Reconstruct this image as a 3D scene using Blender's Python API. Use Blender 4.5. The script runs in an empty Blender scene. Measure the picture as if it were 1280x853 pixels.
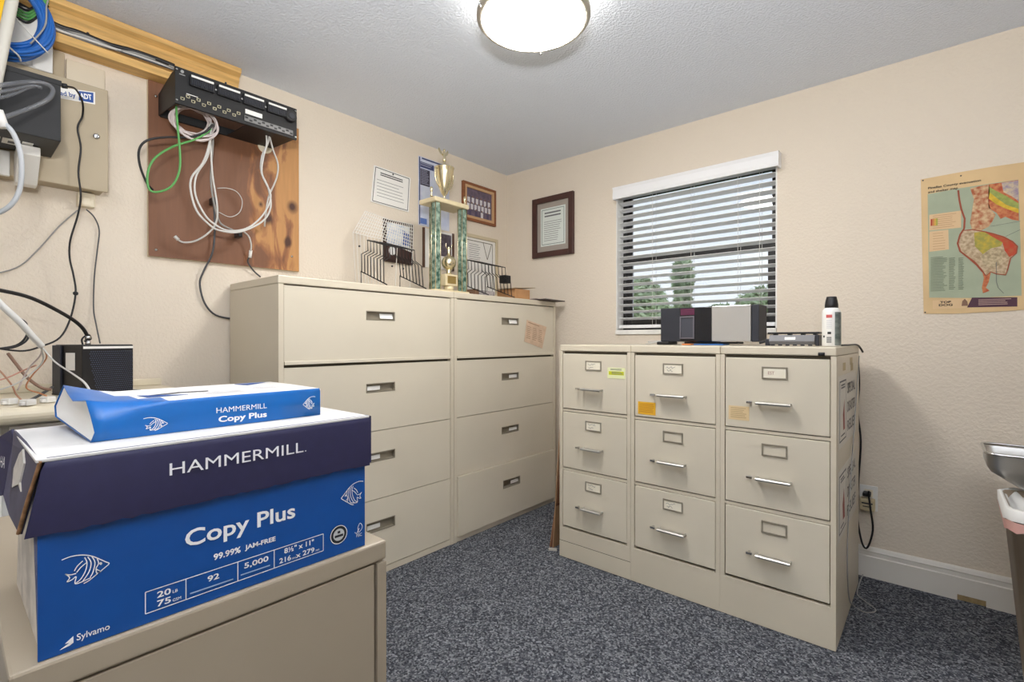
import bpy, bmesh, math, random
from mathutils import Vector, Matrix
random.seed(7)
S = bpy.context.scene
COL = S.collection

# ---------------------------------------------------------------- camera, world, light, exposure
cam = bpy.data.cameras.new('camera')
cam.sensor_width = 36.0
cam.lens = 615.41 / 1280 * 36.0
cam.clip_start = 0.05
cam.clip_end = 200
camo = bpy.data.objects.new('camera', cam)
COL.objects.link(camo)
camo.location = (2.5265, -2.8624, 1.12)
camo.rotation_euler = (math.radians(90 - 0.1886), 0, math.radians(40.8533))
S.camera = camo

S.view_settings.view_transform = 'Standard'
S.view_settings.look = 'None'
S.view_settings.gamma = 1
S.view_settings.use_curve_mapping = False
S.view_settings.exposure = 1.08

world = bpy.data.worlds.new('cloudy_sky')
S.world = world
world.use_nodes = True
_n, _l = world.node_tree.nodes, world.node_tree.links
_bg = _n['Background']
_tc = _n.new('ShaderNodeTexCoord')
_no = _n.new('ShaderNodeTexNoise'); _no.inputs['Scale'].default_value = 3.5; _no.inputs['Detail'].default_value = 5
_cr = _n.new('ShaderNodeValToRGB')
_cr.color_ramp.elements[0].position = .38; _cr.color_ramp.elements[0].color = (.70, .78, .92, 1)
_cr.color_ramp.elements[1].position = .62; _cr.color_ramp.elements[1].color = (.93, .95, 1, 1)
_l.new(_tc.outputs['Generated'], _no.inputs['Vector']); _l.new(_no.outputs['Fac'], _cr.inputs[0]); _l.new(_cr.outputs[0], _bg.inputs[0])
_bg.inputs[1].default_value = 0.60

LAMP_STRENGTH = 27.0
DRUM_STRENGTH = 5.0        # glass sides of the lamp; frosted dome of the ceiling lamp
def area(name, loc, rot, sx, sy, power, color):
    d = bpy.data.lights.new(name, 'AREA'); d.shape = 'RECTANGLE'; d.size = sx; d.size_y = sy; d.energy = power; d.color = color
    o = bpy.data.objects.new(name, d); COL.objects.link(o); o.location = loc; o.rotation_euler = rot
    return o
# added fill light overhead behind the camera, not a known fixture
area('rear_fill_light', (2.6, -4.0, 2.36), (0, 0, 0), 1.2, .6, 3, (1, .97, .93))
# added fill light above the camera, aimed up to brighten ceiling and room
area('upward_fill_light', (2.62, -2.97, 1.55), (math.radians(180-12), math.radians(-12), 0), .25, .25, 36, (1, 1, 1))

# ---------------------------------------------------------------- helpers
def C(h, k=1.0):
    h = h.lstrip('#')
    r = []
    for i in (0, 2, 4):
        c = int(h[i:i+2], 16) / 255
        r.append((c / 12.92 if c <= .04045 else ((c + .055) / 1.055) ** 2.4) * k)
    return (*r, 1)

MATS = {}
def mat(name, col, rough=.5, metal=0.0, noise=0.0, nscale=8.0, bump=0.0, bscale=40.0, bdetail=3, bdist=.01, emit=0.0, col2=None, spec=None, coat=0.0, alpha=None, stretch=None):
    if name in MATS: return MATS[name]
    m = bpy.data.materials.new(name); m.use_nodes = True
    nt = m.node_tree; n, l = nt.nodes, nt.links
    b = n['Principled BSDF']
    c = C(col) if isinstance(col, str) else col
    b.inputs['Base Color'].default_value = c
    b.inputs['Roughness'].default_value = rough
    b.inputs['Metallic'].default_value = metal
    if spec is not None: b.inputs['Specular IOR Level'].default_value = spec
    if coat: b.inputs['Coat Weight'].default_value = coat
    tc = n.new('ShaderNodeTexCoord'); vec = tc.outputs['Object']
    if stretch:
        mp = n.new('ShaderNodeMapping'); mp.inputs['Scale'].default_value = stretch; l.new(vec, mp.inputs['Vector']); vec = mp.outputs[0]
    if noise or col2:
        t = n.new('ShaderNodeTexNoise'); t.inputs['Scale'].default_value = nscale; t.inputs['Detail'].default_value = 4
        l.new(vec, t.inputs['Vector'])
        cr = n.new('ShaderNodeValToRGB'); cr.color_ramp.elements[0].position = .35; cr.color_ramp.elements[1].position = .65
        if col2: cr.color_ramp.elements[0].color = c; cr.color_ramp.elements[1].color = C(col2)
        else:
            cr.color_ramp.elements[0].color = (c[0]*(1-noise), c[1]*(1-noise), c[2]*(1-noise), 1)
            cr.color_ramp.elements[1].color = (min(1, c[0]*(1+noise)), min(1, c[1]*(1+noise)), min(1, c[2]*(1+noise)), 1)
        l.new(t.outputs['Fac'], cr.inputs[0]); l.new(cr.outputs[0], b.inputs['Base Color'])
    if bump:
        t = n.new('ShaderNodeTexNoise'); t.inputs['Scale'].default_value = bscale; t.inputs['Detail'].default_value = bdetail
        l.new(tc.outputs['Object'], t.inputs['Vector'])
        bp = n.new('ShaderNodeBump'); bp.inputs['Strength'].default_value = bump; bp.inputs['Distance'].default_value = bdist
        l.new(t.outputs['Fac'], bp.inputs['Height']); l.new(bp.outputs[0], b.inputs['Normal'])
    if emit:
        b.inputs['Emission Color'].default_value = c; b.inputs['Emission Strength'].default_value = emit
    if alpha is not None: b.inputs['Alpha'].default_value = alpha
    MATS[name] = m
    return m

def V(*a): return Vector(a)

def smooth_path(pts, n=6, closed=False):
    P = [Vector(p) for p in pts]
    if len(P) < 3: return P
    out = []
    N = len(P)
    rng = range(N if closed else N - 1)
    for i in rng:
        if closed: p0, p1, p2, p3 = P[(i-1) % N], P[i], P[(i+1) % N], P[(i+2) % N]
        else: p0, p1, p2, p3 = P[max(i-1, 0)], P[i], P[i+1], P[min(i+2, N-1)]
        for k in range(n):
            t = k / n
            out.append(.5*((2*p1) + (p2-p0)*t + (2*p0-5*p1+4*p2-p3)*t*t + (3*p1-p0-3*p2+p3)*t**3))
    if not closed: out.append(P[-1])
    return out

class MB:
    """collects shapes that become ONE mesh object"""
    def __init__(s): s.v = []; s.f = []; s.mi = []; s.sm = []; s.m = 0
    def add(s, vs, fs, smooth=False):
        o = len(s.v); s.v += [Vector(p) for p in vs]
        for f in fs: s.f.append([o+i for i in f]); s.mi.append(s.m); s.sm.append(smooth)
        return s
    def box(s, x0, x1, y0, y1, z0, z1):
        vs = [(x, y, z) for z in (z0, z1) for y in (y0, y1) for x in (x0, x1)]
        return s.add(vs, [(0,2,3,1), (4,5,7,6), (0,1,5,4), (2,6,7,3), (0,4,6,2), (1,3,7,5)])
    def obox(s, c, a, b, d):
        """oriented box: centre and three half-axis vectors"""
        c, a, b, d = Vector(c), Vector(a), Vector(b), Vector(d)
        vs = [c + a*i + b*j + d*k for k in (-1, 1) for j in (-1, 1) for i in (-1, 1)]
        return s.add(vs, [(0,2,3,1), (4,5,7,6), (0,1,5,4), (2,6,7,3), (0,4,6,2), (1,3,7,5)])
    def slab(s, poly, d):
        """flat polygon given a thickness vector"""
        d = Vector(d); n = len(poly); P = [Vector(p) for p in poly]
        fs = [tuple(range(n)), tuple(range(2*n-1, n-1, -1))] + [(i, i+n, (i+1) % n + n, (i+1) % n) for i in range(n)]
        return s.add(P + [p + d for p in P], fs)
    def tube(s, pts, r, seg=8, closed=False, smooth=6, caps=True):
        P = smooth_path(pts, smooth, closed) if smooth else [Vector(p) for p in pts]
        n = len(P)
        R = r if isinstance(r, (list, tuple)) else None
        vs = []; up = None
        for i, p in enumerate(P):
            t = (P[(i+1) % n] - P[i-1]) if closed else (P[min(i+1, n-1)] - P[max(i-1, 0)])
            if t.length < 1e-9: t = V(0, 0, 1)
            t.normalize()
            if up is None: up = t.cross(V(.31, .52, .79)).normalized()
            up = (up - t*up.dot(t))
            if up.length < 1e-6: up = t.cross(V(.7, .1, .3))
            up.normalize(); b = t.cross(up)
            rr = (R[0] + (R[1]-R[0])*i/max(1, n-1)) if R else r
            for k in range(seg):
                a = 2*math.pi*k/seg; vs.append(p + up*math.cos(a)*rr + b*math.sin(a)*rr)
        fs = []
        for i in range(n if closed else n-1):
            j = (i+1) % n
            for k in range(seg): fs.append((i*seg+k, i*seg+(k+1) % seg, j*seg+(k+1) % seg, j*seg+k))
        s.add(vs, fs, True)
        if caps and not closed:
            o = len(s.v) - len(vs)
            for ring in ([o+k for k in range(seg)][::-1], [o+(n-1)*seg+k for k in range(seg)]):
                s.f.append(ring); s.mi.append(s.m); s.sm.append(False)
        return s
    def lathe(s, prof, c=(0,0,0), seg=32, axis='z', smooth=True):
        c = Vector(c); vs = []; fs = []; n = len(prof)
        for r, h in prof:
            for k in range(seg):
                a = 2*math.pi*k/seg; p = (r*math.cos(a), r*math.sin(a), h)
                if axis == 'x': p = (p[2], p[0], p[1])
                if axis == 'y': p = (p[0], -p[2], p[1])
                vs.append(c + Vector(p))
        for i in range(n-1):
            for k in range(seg): fs.append((i*seg+k, i*seg+(k+1) % seg, (i+1)*seg+(k+1) % seg, (i+1)*seg+k))
        s.add(vs, fs, smooth)
        o = len(s.v) - len(vs)
        for ring, r in (([o+k for k in range(seg)][::-1], prof[0][0]), ([o+(n-1)*seg+k for k in range(seg)], prof[-1][0])):
            if r > 1e-5: s.f.append(ring); s.mi.append(s.m); s.sm.append(False)
        return s
    def stroke(s, pts, w, n, off=0.0):
        """ribbon of width w on a plane with normal n"""
        n = Vector(n).normalized(); P = [Vector(p) + n*off for p in pts]
        vs = []
        for i, p in enumerate(P):
            t = (P[min(i+1, len(P)-1)] - P[max(i-1, 0)])
            if t.length < 1e-9: t = V(0, 0, 1)
            d = t.normalized().cross(n)*w*.5
            vs += [p+d, p-d]
        return s.add(vs, [(2*i, 2*i+1, 2*i+3, 2*i+2) for i in range(len(P)-1)])
    def build(s, name, m, parent=None, bevel=0.0, bseg=2, origin=None, local=False):
        L = Vector((0,0,0)); q = parent
        while q is not None: L = L + q.location; q = q.parent
        if local: L = Vector((0,0,0))
        if parent is None:
            if origin is None:
                xs = [v.x for v in s.v]; ys = [v.y for v in s.v]; zs = [v.z for v in s.v]
                origin = ((min(xs)+max(xs))/2, (min(ys)+max(ys))/2, min(zs))
            L = Vector(origin)
        me = bpy.data.meshes.new(name)
        me.from_pydata([tuple(v - L) for v in s.v], [], s.f)
        for p, i, k in zip(me.polygons, s.mi, s.sm): p.material_index = i; p.use_smooth = k
        bm = bmesh.new(); bm.from_mesh(me)
        bmesh.ops.recalc_face_normals(bm, faces=bm.faces)
        if bevel:
            ed = [e for e in bm.edges if len(e.link_faces) == 2 and not e.smooth is False and e.calc_face_angle(0) > .6 and not any(f.smooth for f in e.link_faces)]
            bmesh.ops.bevel(bm, geom=ed, offset=bevel, segments=bseg, affect='EDGES', clamp_overlap=True, profile=.5)
        bm.to_mesh(me); bm.free()
        for mm in (m if isinstance(m, (list, tuple)) else [m]): me.materials.append(mm)
        o = bpy.data.objects.new(name, me); COL.objects.link(o)
        if parent is not None: o.parent = parent
        else: o.location = L
        return o

def tag(o, label=None, cat=None, group=None, kind=None):
    if label: o['label'] = label
    if cat: o['category'] = cat
    if group: o['group'] = group
    if kind: o['kind'] = kind
    return o
def thing(name, label, cat, loc, rz=0.0, group=None):
    o = bpy.data.objects.new(name, None); o.empty_display_size = .05
    COL.objects.link(o); o.location = loc; o.rotation_euler = (0, 0, rz)
    return tag(o, label, cat, group)
def copy_tree(o, parent=None):
    c = o.copy(); COL.objects.link(c)
    if parent is not None: c.parent = parent
    for ch in list(o.children):
        copy_tree(ch, c)
    return c
def text(body, p0, u, v, width, height, name, m, parent, bold=0.0, off=.0006):
    """flat lettering: lower-left corner p0, reading along u, up along v, fitted to width x height"""
    cu = bpy.data.curves.new('t', 'FONT'); cu.body = body; cu.offset = bold; cu.resolution_u = 3
    o = bpy.data.objects.new('t', cu); COL.objects.link(o)
    bpy.context.view_layer.update()
    me = bpy.data.meshes.new_from_object(o.evaluated_get(bpy.context.evaluated_depsgraph_get()))
    bpy.data.objects.remove(o); bpy.data.curves.remove(cu)
    xs = [w.co.x for w in me.vertices]; ys = [w.co.y for w in me.vertices]
    x0, x1, y0, y1 = min(xs), max(xs), min(ys), max(ys)
    u, v = Vector(u), Vector(v); n = u.cross(v).normalized()
    mb = MB(); P = Vector(p0)
    vs = [P + u*((w.co.x-x0)/(x1-x0)*width) + v*((w.co.y-y0)/(y1-y0)*height) + n*off for w in me.vertices]
    mb.add(vs, [tuple(p.vertices) for p in me.polygons])
    bpy.data.meshes.remove(me)
    return mb.build(name, m, parent)
def lines(mb, p0, u, v, w, h, rows, thick, jag=.25, off=.0005, rnd=random):
    """rows of fine print too small to read"""
    u, v, P = Vector(u), Vector(v), Vector(p0); n = u.cross(v).normalized()
    for i in range(rows):
        y = h*(i+.5)/rows; ln = w*(1 - jag*rnd.random())
        q = P + v*y + n*off
        mb.add([q, q+u*ln, q+u*ln+v*thick, q+v*thick], [(0,1,2,3)])
    return mb
def scribble(mb, p0, u, v, w, h, off=.0006, n=9, rnd=random, th=.0014):
    u, v, P = Vector(u), Vector(v), Vector(p0); N = u.cross(v)
    pts = [P + u*(w*i/n) + v*(h*rnd.random()) for i in range(n+1)]
    return mb.stroke(smooth_path(pts, 3), th, N, off)
X, Y, Z = V(1,0,0), V(0,1,0), V(0,0,1)
# ---------------------------------------------------------------- measured cable runs and outlines
# measured positions in metres (world coordinates)
D = {
 'green': [(0.2,-2.2438,2.0649),(0.24,-2.2503,1.9742),(0.236,-2.2407,1.8641),(0.232,-2.2431,1.788),(0.228,-2.2692,1.7254),(0.224,-2.3157,1.6942),(0.22,-2.3404,1.7042),(0.216,-2.3424,1.7661),(0.212,-2.3178,1.8293),(0.208,-2.2583,1.8915),(0.204,-2.1729,1.9507),(0.2,-2.1159,2.0097)],
 'blackloop': [(0.22,-2.1175,2.0237),(0.205,-2.1438,1.986),(0.19,-2.1976,1.9534),(0.175,-2.2715,1.9345),(0.16,-2.3316,1.9072),(0.145,-2.3542,1.8667),(0.13,-2.3481,1.809),(0.115,-2.3219,1.7488),(0.1,-2.2993,1.7313)],
 'cabA': [(0.2,-2.1158,2.0367),(0.2,-2.1245,1.9465),(0.2,-2.1485,1.8594),(0.2,-2.1893,1.7892),(0.2,-2.1929,1.7293),(0.2,-2.1723,1.6547),(0.2,-2.1311,1.6092),(0.2,-2.0885,1.5868),(0.2,-2.0059,1.5936),(0.2,-1.9111,1.6556),(0.2,-1.8727,1.7286),(0.2,-1.8826,1.8144),(0.2,-1.9135,1.8797),(0.2,-1.9106,1.9529),(0.2,-1.8851,2.0185),(0.2,-1.8822,2.0603),(0.2,-1.9271,2.0606)],
 'cabB': [(0.19,-2.1175,2.0391),(0.1913,-2.1181,1.9507),(0.1927,-2.1343,1.8783),(0.194,-2.1714,1.8016),(0.1953,-2.1754,1.721),(0.1967,-2.1419,1.6452),(0.198,-2.1062,1.6112),(0.1993,-2.0571,1.5921),(0.2007,-1.9929,1.6055),(0.202,-1.9395,1.6459),(0.2033,-1.8955,1.7089),(0.2047,-1.8746,1.7861),(0.206,-1.9132,1.8712),(0.2073,-1.908,1.9446),(0.2087,-1.8944,2.0061),(0.21,-1.8949,2.0492)],
 'cabC': [(0.19,-2.1078,2.0423),(0.1743,-2.1029,1.9597),(0.1586,-2.1029,1.8814),(0.1429,-2.1004,1.803),(0.1271,-2.0856,1.7262),(0.1114,-2.0679,1.6764),(0.0957,-2.0447,1.6378),(0.08,-1.989,1.6208)],
 'cabD': [(0.2,-2.1243,2.0272),(0.1837,-2.1133,1.927),(0.1675,-2.1021,1.8248),(0.1513,-2.0784,1.6955),(0.135,-2.0795,1.6284),(0.1188,-2.1056,1.5818),(0.1025,-2.1472,1.5456),(0.0863,-2.1867,1.535),(0.07,-2.2022,1.5457)],
 'cabE': [(0.06,-2.0638,1.7575),(0.05,-2.0556,1.6313),(0.045,-2.0633,1.5154),(0.03,-2.0946,1.427),(0.02,-2.1069,1.3694),(0.015,-2.0864,1.2849),(0.013,-2.0403,1.2318),(0.013,-1.9658,1.2165)],
 'cabF': [(0.06,-2.0418,1.6972),(0.06,-1.9953,1.6843),(0.06,-1.9542,1.7144),(0.06,-1.9429,1.7688),(0.06,-1.9651,1.8056),(0.06,-2.0058,1.8139),(0.06,-2.0482,1.8041)],
 'cabG': [(0.2,-1.8793,2.067),(0.1783,-1.8515,2.0045),(0.1567,-1.82,1.951),(0.135,-1.8181,1.8881),(0.1133,-1.8462,1.7948),(0.0917,-1.849,1.7219),(0.07,-1.8461,1.6646)],
 'cabH': [(0.08,-1.9478,1.6247),(0.0733,-1.9201,1.6063),(0.0667,-1.9062,1.5717),(0.06,-1.9051,1.5395)],
 'cabI': [(0.05,-1.907,1.5131),(0.04,-1.9103,1.488),(0.022,-1.8758,1.4507),(0.012,-1.8421,1.427)],
 'plugD': [(0.07,-2.2022,1.5457),(0.07,-2.2161,1.5598)],
 'plugH': [(0.055,-1.9031,1.5434),(0.05,-1.9055,1.5087)],
 'clips': [(0.06,-2.0612,1.7437),(0.08,-1.9617,1.6092)],
 'rail1': [(0.05,-2.7017,2.3184),(0.0567,-2.5853,2.2847),(0.0633,-2.5232,2.2835),(0.07,-2.4352,2.2754),(0.0767,-2.3655,2.2804),(0.0833,-2.2922,2.2795),(0.09,-2.2203,2.2734)],
 'rail2': [(0.06,-2.7024,2.303),(0.065,-2.5863,2.2697),(0.07,-2.5025,2.2735),(0.075,-2.4129,2.2629),(0.08,-2.3418,2.2745),(0.085,-2.2667,2.2744),(0.09,-2.2149,2.2662)],
 'rail3': [(0.05,-2.7018,2.2973),(0.056,-2.5853,2.2656),(0.062,-2.4793,2.2557),(0.068,-2.3879,2.2678),(0.074,-2.3155,2.273),(0.08,-2.2122,2.2614)],
 'rail4': [(0.07,-2.7031,2.2825),(0.072,-2.5871,2.2554),(0.074,-2.5118,2.259),(0.076,-2.4363,2.2434),(0.078,-2.3413,2.2663),(0.08,-2.2123,2.255)],
 'rail5': [(0.07,-2.7031,2.2773),(0.072,-2.5457,2.2638),(0.074,-2.4588,2.2487),(0.076,-2.3655,2.2476),(0.078,-2.291,2.2543),(0.08,-2.2123,2.2486)],
 'wireblack': [(0.3,-2.5992,1.9726),(0.3,-2.5851,1.9753),(0.26,-2.5573,1.9885),(0.2,-2.5319,1.9722),(0.16,-2.5264,1.9372),(0.15,-2.5384,1.8923),(0.14,-2.5283,1.8249),(0.13,-2.5338,1.7375),(0.12,-2.5259,1.6528),(0.1,-2.5323,1.5807),(0.08,-2.5501,1.4912),(0.07,-2.5512,1.4266),(0.07,-2.5401,1.3589),(0.07,-2.5346,1.2932),(0.08,-2.5507,1.199),(0.1,-2.582,1.1272),(0.12,-2.6328,1.0958),(0.14,-2.6887,1.0801),(0.15,-2.7824,1.1003)],
 'wirebl2': [(0.3,-2.7621,1.0888),(0.3,-2.7093,1.1008),(0.3,-2.6855,1.1316),(0.28,-2.6839,1.1708),(0.27,-2.6997,1.1888)],
 'wirebl3': [(0.32,-2.763,1.0916),(0.32,-2.7196,1.0935),(0.32,-2.689,1.1135),(0.3,-2.6762,1.1446)],
 'wiregrey': [(0.02,-2.5214,1.6174),(0.012,-2.5708,1.5515),(0.01,-2.6365,1.443),(0.01,-2.6887,1.3783),(0.012,-2.7772,1.3379)],
 'wiregrey2': [(0.03,-2.4969,1.6237),(0.02,-2.4715,1.5991),(0.012,-2.4556,1.5527),(0.01,-2.4604,1.4825),(0.01,-2.4704,1.3708),(0.012,-2.4734,1.2443),(0.05,-2.4722,1.1806),(0.2,-2.4847,1.1067)],
 'coax': [(0.5,-2.8014,1.2681),(0.45,-2.7523,1.2639),(0.4,-2.6808,1.2478),(0.33,-2.5985,1.2037),(0.29,-2.5527,1.1682),(0.27,-2.5309,1.1326),(0.27,-2.5288,1.1017)],
 'sheath': [(0.62,-2.8049,1.2761),(0.62,-2.7614,1.2156),(0.6,-2.722,1.1677),(0.58,-2.6964,1.1302),(0.56,-2.6748,1.1002)],
 'thin1': [(0.56,-2.6748,1.1002),(0.6,-2.6519,1.0565),(0.8,-2.6396,1.0303),(1.1,-2.6584,1.0254),(1.35,-2.6853,1.0238)],
 'fan1': [(0.56,-2.6748,1.1002),(0.5,-2.6726,1.071),(0.45,-2.6942,1.0294),(0.42,-2.7145,0.9662)],
 'fan2': [(0.56,-2.6731,1.0979),(0.5,-2.6586,1.0634),(0.46,-2.6865,1.0101),(0.42,-2.6954,0.972),(0.44,-2.6672,0.954),(0.46,-2.6549,0.947)],
 'fan3': [(0.56,-2.6765,1.0979),(0.52,-2.6676,1.0594),(0.5,-2.6813,1.0308),(0.5,-2.7233,0.9909),(0.5,-2.7714,0.9715)],
 'fan4': [(0.3,-2.7273,1.0756),(0.32,-2.7108,1.0427),(0.34,-2.6854,0.9966),(0.36,-2.656,0.9652),(0.36,-2.6335,0.9584)],
 'fan5': [(0.4,-2.7667,1.0474),(0.42,-2.748,1.0212),(0.42,-2.7264,0.9815),(0.42,-2.7179,0.9543),(0.44,-2.7023,0.9303)],
 'fan6': [(0.3,-2.6232,0.9616),(0.35,-2.6588,0.9417),(0.4,-2.6851,0.9328),(0.45,-2.7065,0.9196),(0.5,-2.707,0.91)],
 'fan7': [(0.4,-2.7668,0.9927),(0.4,-2.7335,1.005),(0.4,-2.699,1.0252),(0.45,-2.6768,1.0408)],
 'plugs': [(0.47,-2.6523,0.9427),(0.52,-2.7002,0.9251),(0.45,-2.7334,0.9507)],
 'greycable': [(0.55,-2.7627,1.7382),(0.55,-2.7534,1.728),(0.56,-2.7353,1.7066),(0.56,-2.7211,1.6682),(0.56,-2.7148,1.618),(0.55,-2.7174,1.5514),(0.54,-2.7345,1.5019),(0.52,-2.7649,1.4722),(0.5,-2.8159,1.4392)],
 'greyplug': [(0.55,-2.7611,1.7565),(0.55,-2.7488,1.7117)],
 'clear1': [(0.5,-2.8,1.8158),(0.5,-2.7536,1.8451),(0.46,-2.7016,1.8883),(0.44,-2.6561,1.9106),(0.43,-2.6351,1.9023),(0.44,-2.6472,1.8647),(0.46,-2.6932,1.8125),(0.5,-2.7538,1.7515),(0.5,-2.8003,1.7202)],
 'clear2': [(0.5,-2.8001,1.8047),(0.5,-2.7536,1.8268),(0.47,-2.7192,1.8591),(0.45,-2.6836,1.8892),(0.44,-2.6615,1.8938)],
 'clear3': [(0.5,-2.8001,1.7891),(0.5,-2.7537,1.8108),(0.47,-2.7226,1.8437),(0.45,-2.6974,1.8742),(0.45,-2.6748,1.8926)],
 'pole': [(0.42,-2.7115,2.2554),(0.42,-2.7236,2.1405),(0.42,-2.7339,2.0635),(0.42,-2.7441,1.9874),(0.42,-2.7575,1.887),(0.42,-2.7821,1.7141),(0.45,-2.8222,1.4908)],
 'yellow': [(0.38,-2.726,2.2304),(0.38,-2.7398,2.1379),(0.38,-2.7601,2.0436)],
 'greens': [(0.1,-2.6112,2.366),(0.1,-2.6589,2.2844),(0.1,-2.6928,2.2839),(0.1,-2.7595,2.2874)],
 'strips': [(0.27,-2.2135,2.1724),(0.27,-2.1336,2.1643),(0.27,-2.1136,2.1683),(0.27,-2.033,2.1616),(0.27,-2.0141,2.1715),(0.27,-1.9353,2.1663),(0.27,-1.9145,2.171),(0.27,-1.8358,2.1666)],
 'jacks': [(0.27,-2.2416,2.0705),(0.27,-2.2227,2.0853),(0.27,-2.2045,2.0721),(0.27,-2.186,2.0858),(0.27,-2.1668,2.0716),(0.27,-2.1477,2.0854),(0.27,-2.1274,2.0711),(0.27,-2.1103,2.0848),(0.27,-2.0904,2.07),(0.27,-2.0743,2.0828),(0.27,-2.0534,2.0707),(0.27,-2.0358,2.084)],
 'plabel': [(0.27,-2.0079,2.1117),(0.27,-1.9382,2.0959)],
 'ports': [(0.27,-2.0132,2.0704),(0.27,-1.8027,2.0722)],
 'pknob': [(0.27,-1.8148,2.1438)],
 'plogo': [(0.27,-2.2423,2.1762)],
 'disc': [(0.022,-1.8242,2.0697)],
 'fish': [[(0.0,0.96),(0.191,1.0),(0.414,0.96),(0.606,0.853),(0.761,0.704),(0.919,0.531),(1.0,0.437),(0.919,0.349),(0.8,0.248),(0.682,0.149),(0.565,0.051),(0.45,0.0)],[(0.432,0.757),(0.32,0.637),(0.257,0.496)],[(0.509,0.667),(0.394,0.565),(0.302,0.429)],[(0.072,0.48),(0.171,0.408),(0.293,0.403)],[(0.072,0.48),(0.16,0.325),(0.108,0.211),(0.207,0.235),(0.293,0.299),(0.27,0.08),(0.412,0.075),(0.604,0.133)],[(0.471,0.859),(0.52,0.661),(0.489,0.408),(0.394,0.184),(0.282,0.085)],[(0.536,0.851),(0.606,0.627),(0.565,0.347),(0.432,0.091)],[(0.624,0.829),(0.691,0.592),(0.644,0.285),(0.586,0.155)],[(0.741,0.704),(0.768,0.531),(0.714,0.387),(0.791,0.28)],[(0.793,0.523),(0.811,0.549),(0.836,0.509),(0.82,0.475),(0.793,0.523)],[(0.714,0.387),(0.73,0.219),(0.822,0.256)]],
 'm_paper': [(2.4675,1.8346),(2.5109,1.8358),(2.607,1.8387),(2.6977,1.839),(2.7885,1.8365),(2.8056,1.8356),(2.807,1.2404),(2.6991,1.2348),(2.5769,1.2308),(2.4789,1.2341),(2.4729,1.5173)],
 'm_sea': [(2.4911,1.7641),(2.5947,1.7695),(2.7725,1.7699),(2.7786,1.5451),(2.7831,1.2972),(2.6391,1.2955),(2.4975,1.305),(2.4936,1.5585)],
 'm_north': [(2.6288,1.7627),(2.6861,1.7677),(2.6903,1.7298),(2.6833,1.6983),(2.6922,1.6638),(2.707,1.6367),(2.6983,1.6136),(2.6865,1.5908),(2.6627,1.5778),(2.6354,1.5859),(2.6292,1.6161),(2.6352,1.6653),(2.6412,1.7144)],
 'm_east': [(2.6861,1.7677),(2.727,1.7673),(2.7725,1.7683),(2.7746,1.6016),(2.756,1.6085),(2.736,1.6239),(2.7216,1.6181),(2.7099,1.6444),(2.6863,1.6689),(2.6845,1.7022)],
 'm_east_white': [(2.7241,1.7655),(2.7725,1.7659),(2.7738,1.6817),(2.7529,1.7056),(2.73,1.7262)],
 'm_east_green': [(2.6873,1.7567),(2.7097,1.7342),(2.7386,1.7083),(2.7738,1.6721),(2.7739,1.6497),(2.7387,1.6719),(2.7098,1.7057),(2.6885,1.7343)],
 'm_east_yellow': [(2.6885,1.7343),(2.7098,1.7057),(2.7387,1.6719),(2.7739,1.6497),(2.7739,1.6321),(2.7388,1.6558),(2.7098,1.6787),(2.6862,1.7076)],
 'm_coast': [(2.6354,1.5859),(2.6627,1.5761),(2.6866,1.5661),(2.7275,1.5441),(2.7562,1.52),(2.7703,1.4982),(2.7676,1.4705),(2.7507,1.4522),(2.7422,1.4047),(2.7365,1.3849),(2.7105,1.3912),(2.6929,1.401),(2.6781,1.3858),(2.666,1.4117),(2.6448,1.447),(2.6202,1.4747),(2.5984,1.4983),(2.5902,1.5289),(2.5951,1.5621),(2.6076,1.5857)],
 'm_yellow': [(2.6415,1.5725),(2.6687,1.5728),(2.7101,1.5464),(2.7276,1.5197),(2.7218,1.5042),(2.6926,1.4996),(2.6689,1.4776),(2.6447,1.5137)],
 'm_red': [(2.6687,1.5753),(2.6984,1.5628),(2.7333,1.5433),(2.759,1.5197),(2.7714,1.4964),(2.7676,1.4705),(2.7478,1.4566),(2.7334,1.4865),(2.7276,1.5197),(2.7013,1.5435)],
 'm_olive': [(2.6599,1.4703),(2.6867,1.492),(2.7219,1.496),(2.7278,1.4385),(2.7046,1.4163),(2.675,1.4274)],
 'm_tail': [(2.666,1.4117),(2.6781,1.3858),(2.6929,1.3993),(2.687,1.3604),(2.6782,1.3363),(2.6901,1.3231),(2.6693,1.3137),(2.6662,1.3371),(2.6721,1.378)],
 'm_barrier': [(2.5916,1.7617),(2.5948,1.723),(2.6011,1.6796),(2.6124,1.6355),(2.6107,1.5937)],
 'm_barrier2': [(2.6107,1.5937),(2.5983,1.5702),(2.5902,1.5331),(2.5984,1.4983),(2.6264,1.4656),(2.6509,1.4339),(2.6691,1.4031)],
 'm_leg1': [(2.4967,1.6715),(2.6012,1.6728),(2.6013,1.5993),(2.4968,1.6017)],
 'm_leg2': [(2.4968,1.5974),(2.5602,1.5969),(2.5623,1.511),(2.497,1.5075)],
 'm_tab': [(2.5017,1.4878),(2.5585,1.4832),(2.5589,1.3273),(2.5021,1.3292)],
 'm_tab2': [(2.5624,1.4743),(2.584,1.4736),(2.5843,1.3342),(2.5627,1.3339)],
 'm_tab3': [(2.5922,1.471),(2.611,1.4707),(2.6113,1.3324),(2.5925,1.332)],
 'm_t1': [(2.4924,1.7839),(2.6652,1.7869),(2.4924,1.7944)],
 'm_t2': [(2.4925,1.7726),(2.5915,1.7727)],
 'm_ban': [(2.636,1.2974),(2.7708,1.2915),(2.7709,1.2538),(2.6207,1.2562)],
 'm_banL': [(2.5088,1.2914),(2.6206,1.294),(2.6207,1.2545),(2.5102,1.2539)],
 'm_top': [(2.5337,1.2875),(2.5705,1.2873),(2.5338,1.2754)],
 'm_dog': [(2.5305,1.2756),(2.5724,1.2753),(2.5305,1.2643)],
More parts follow.
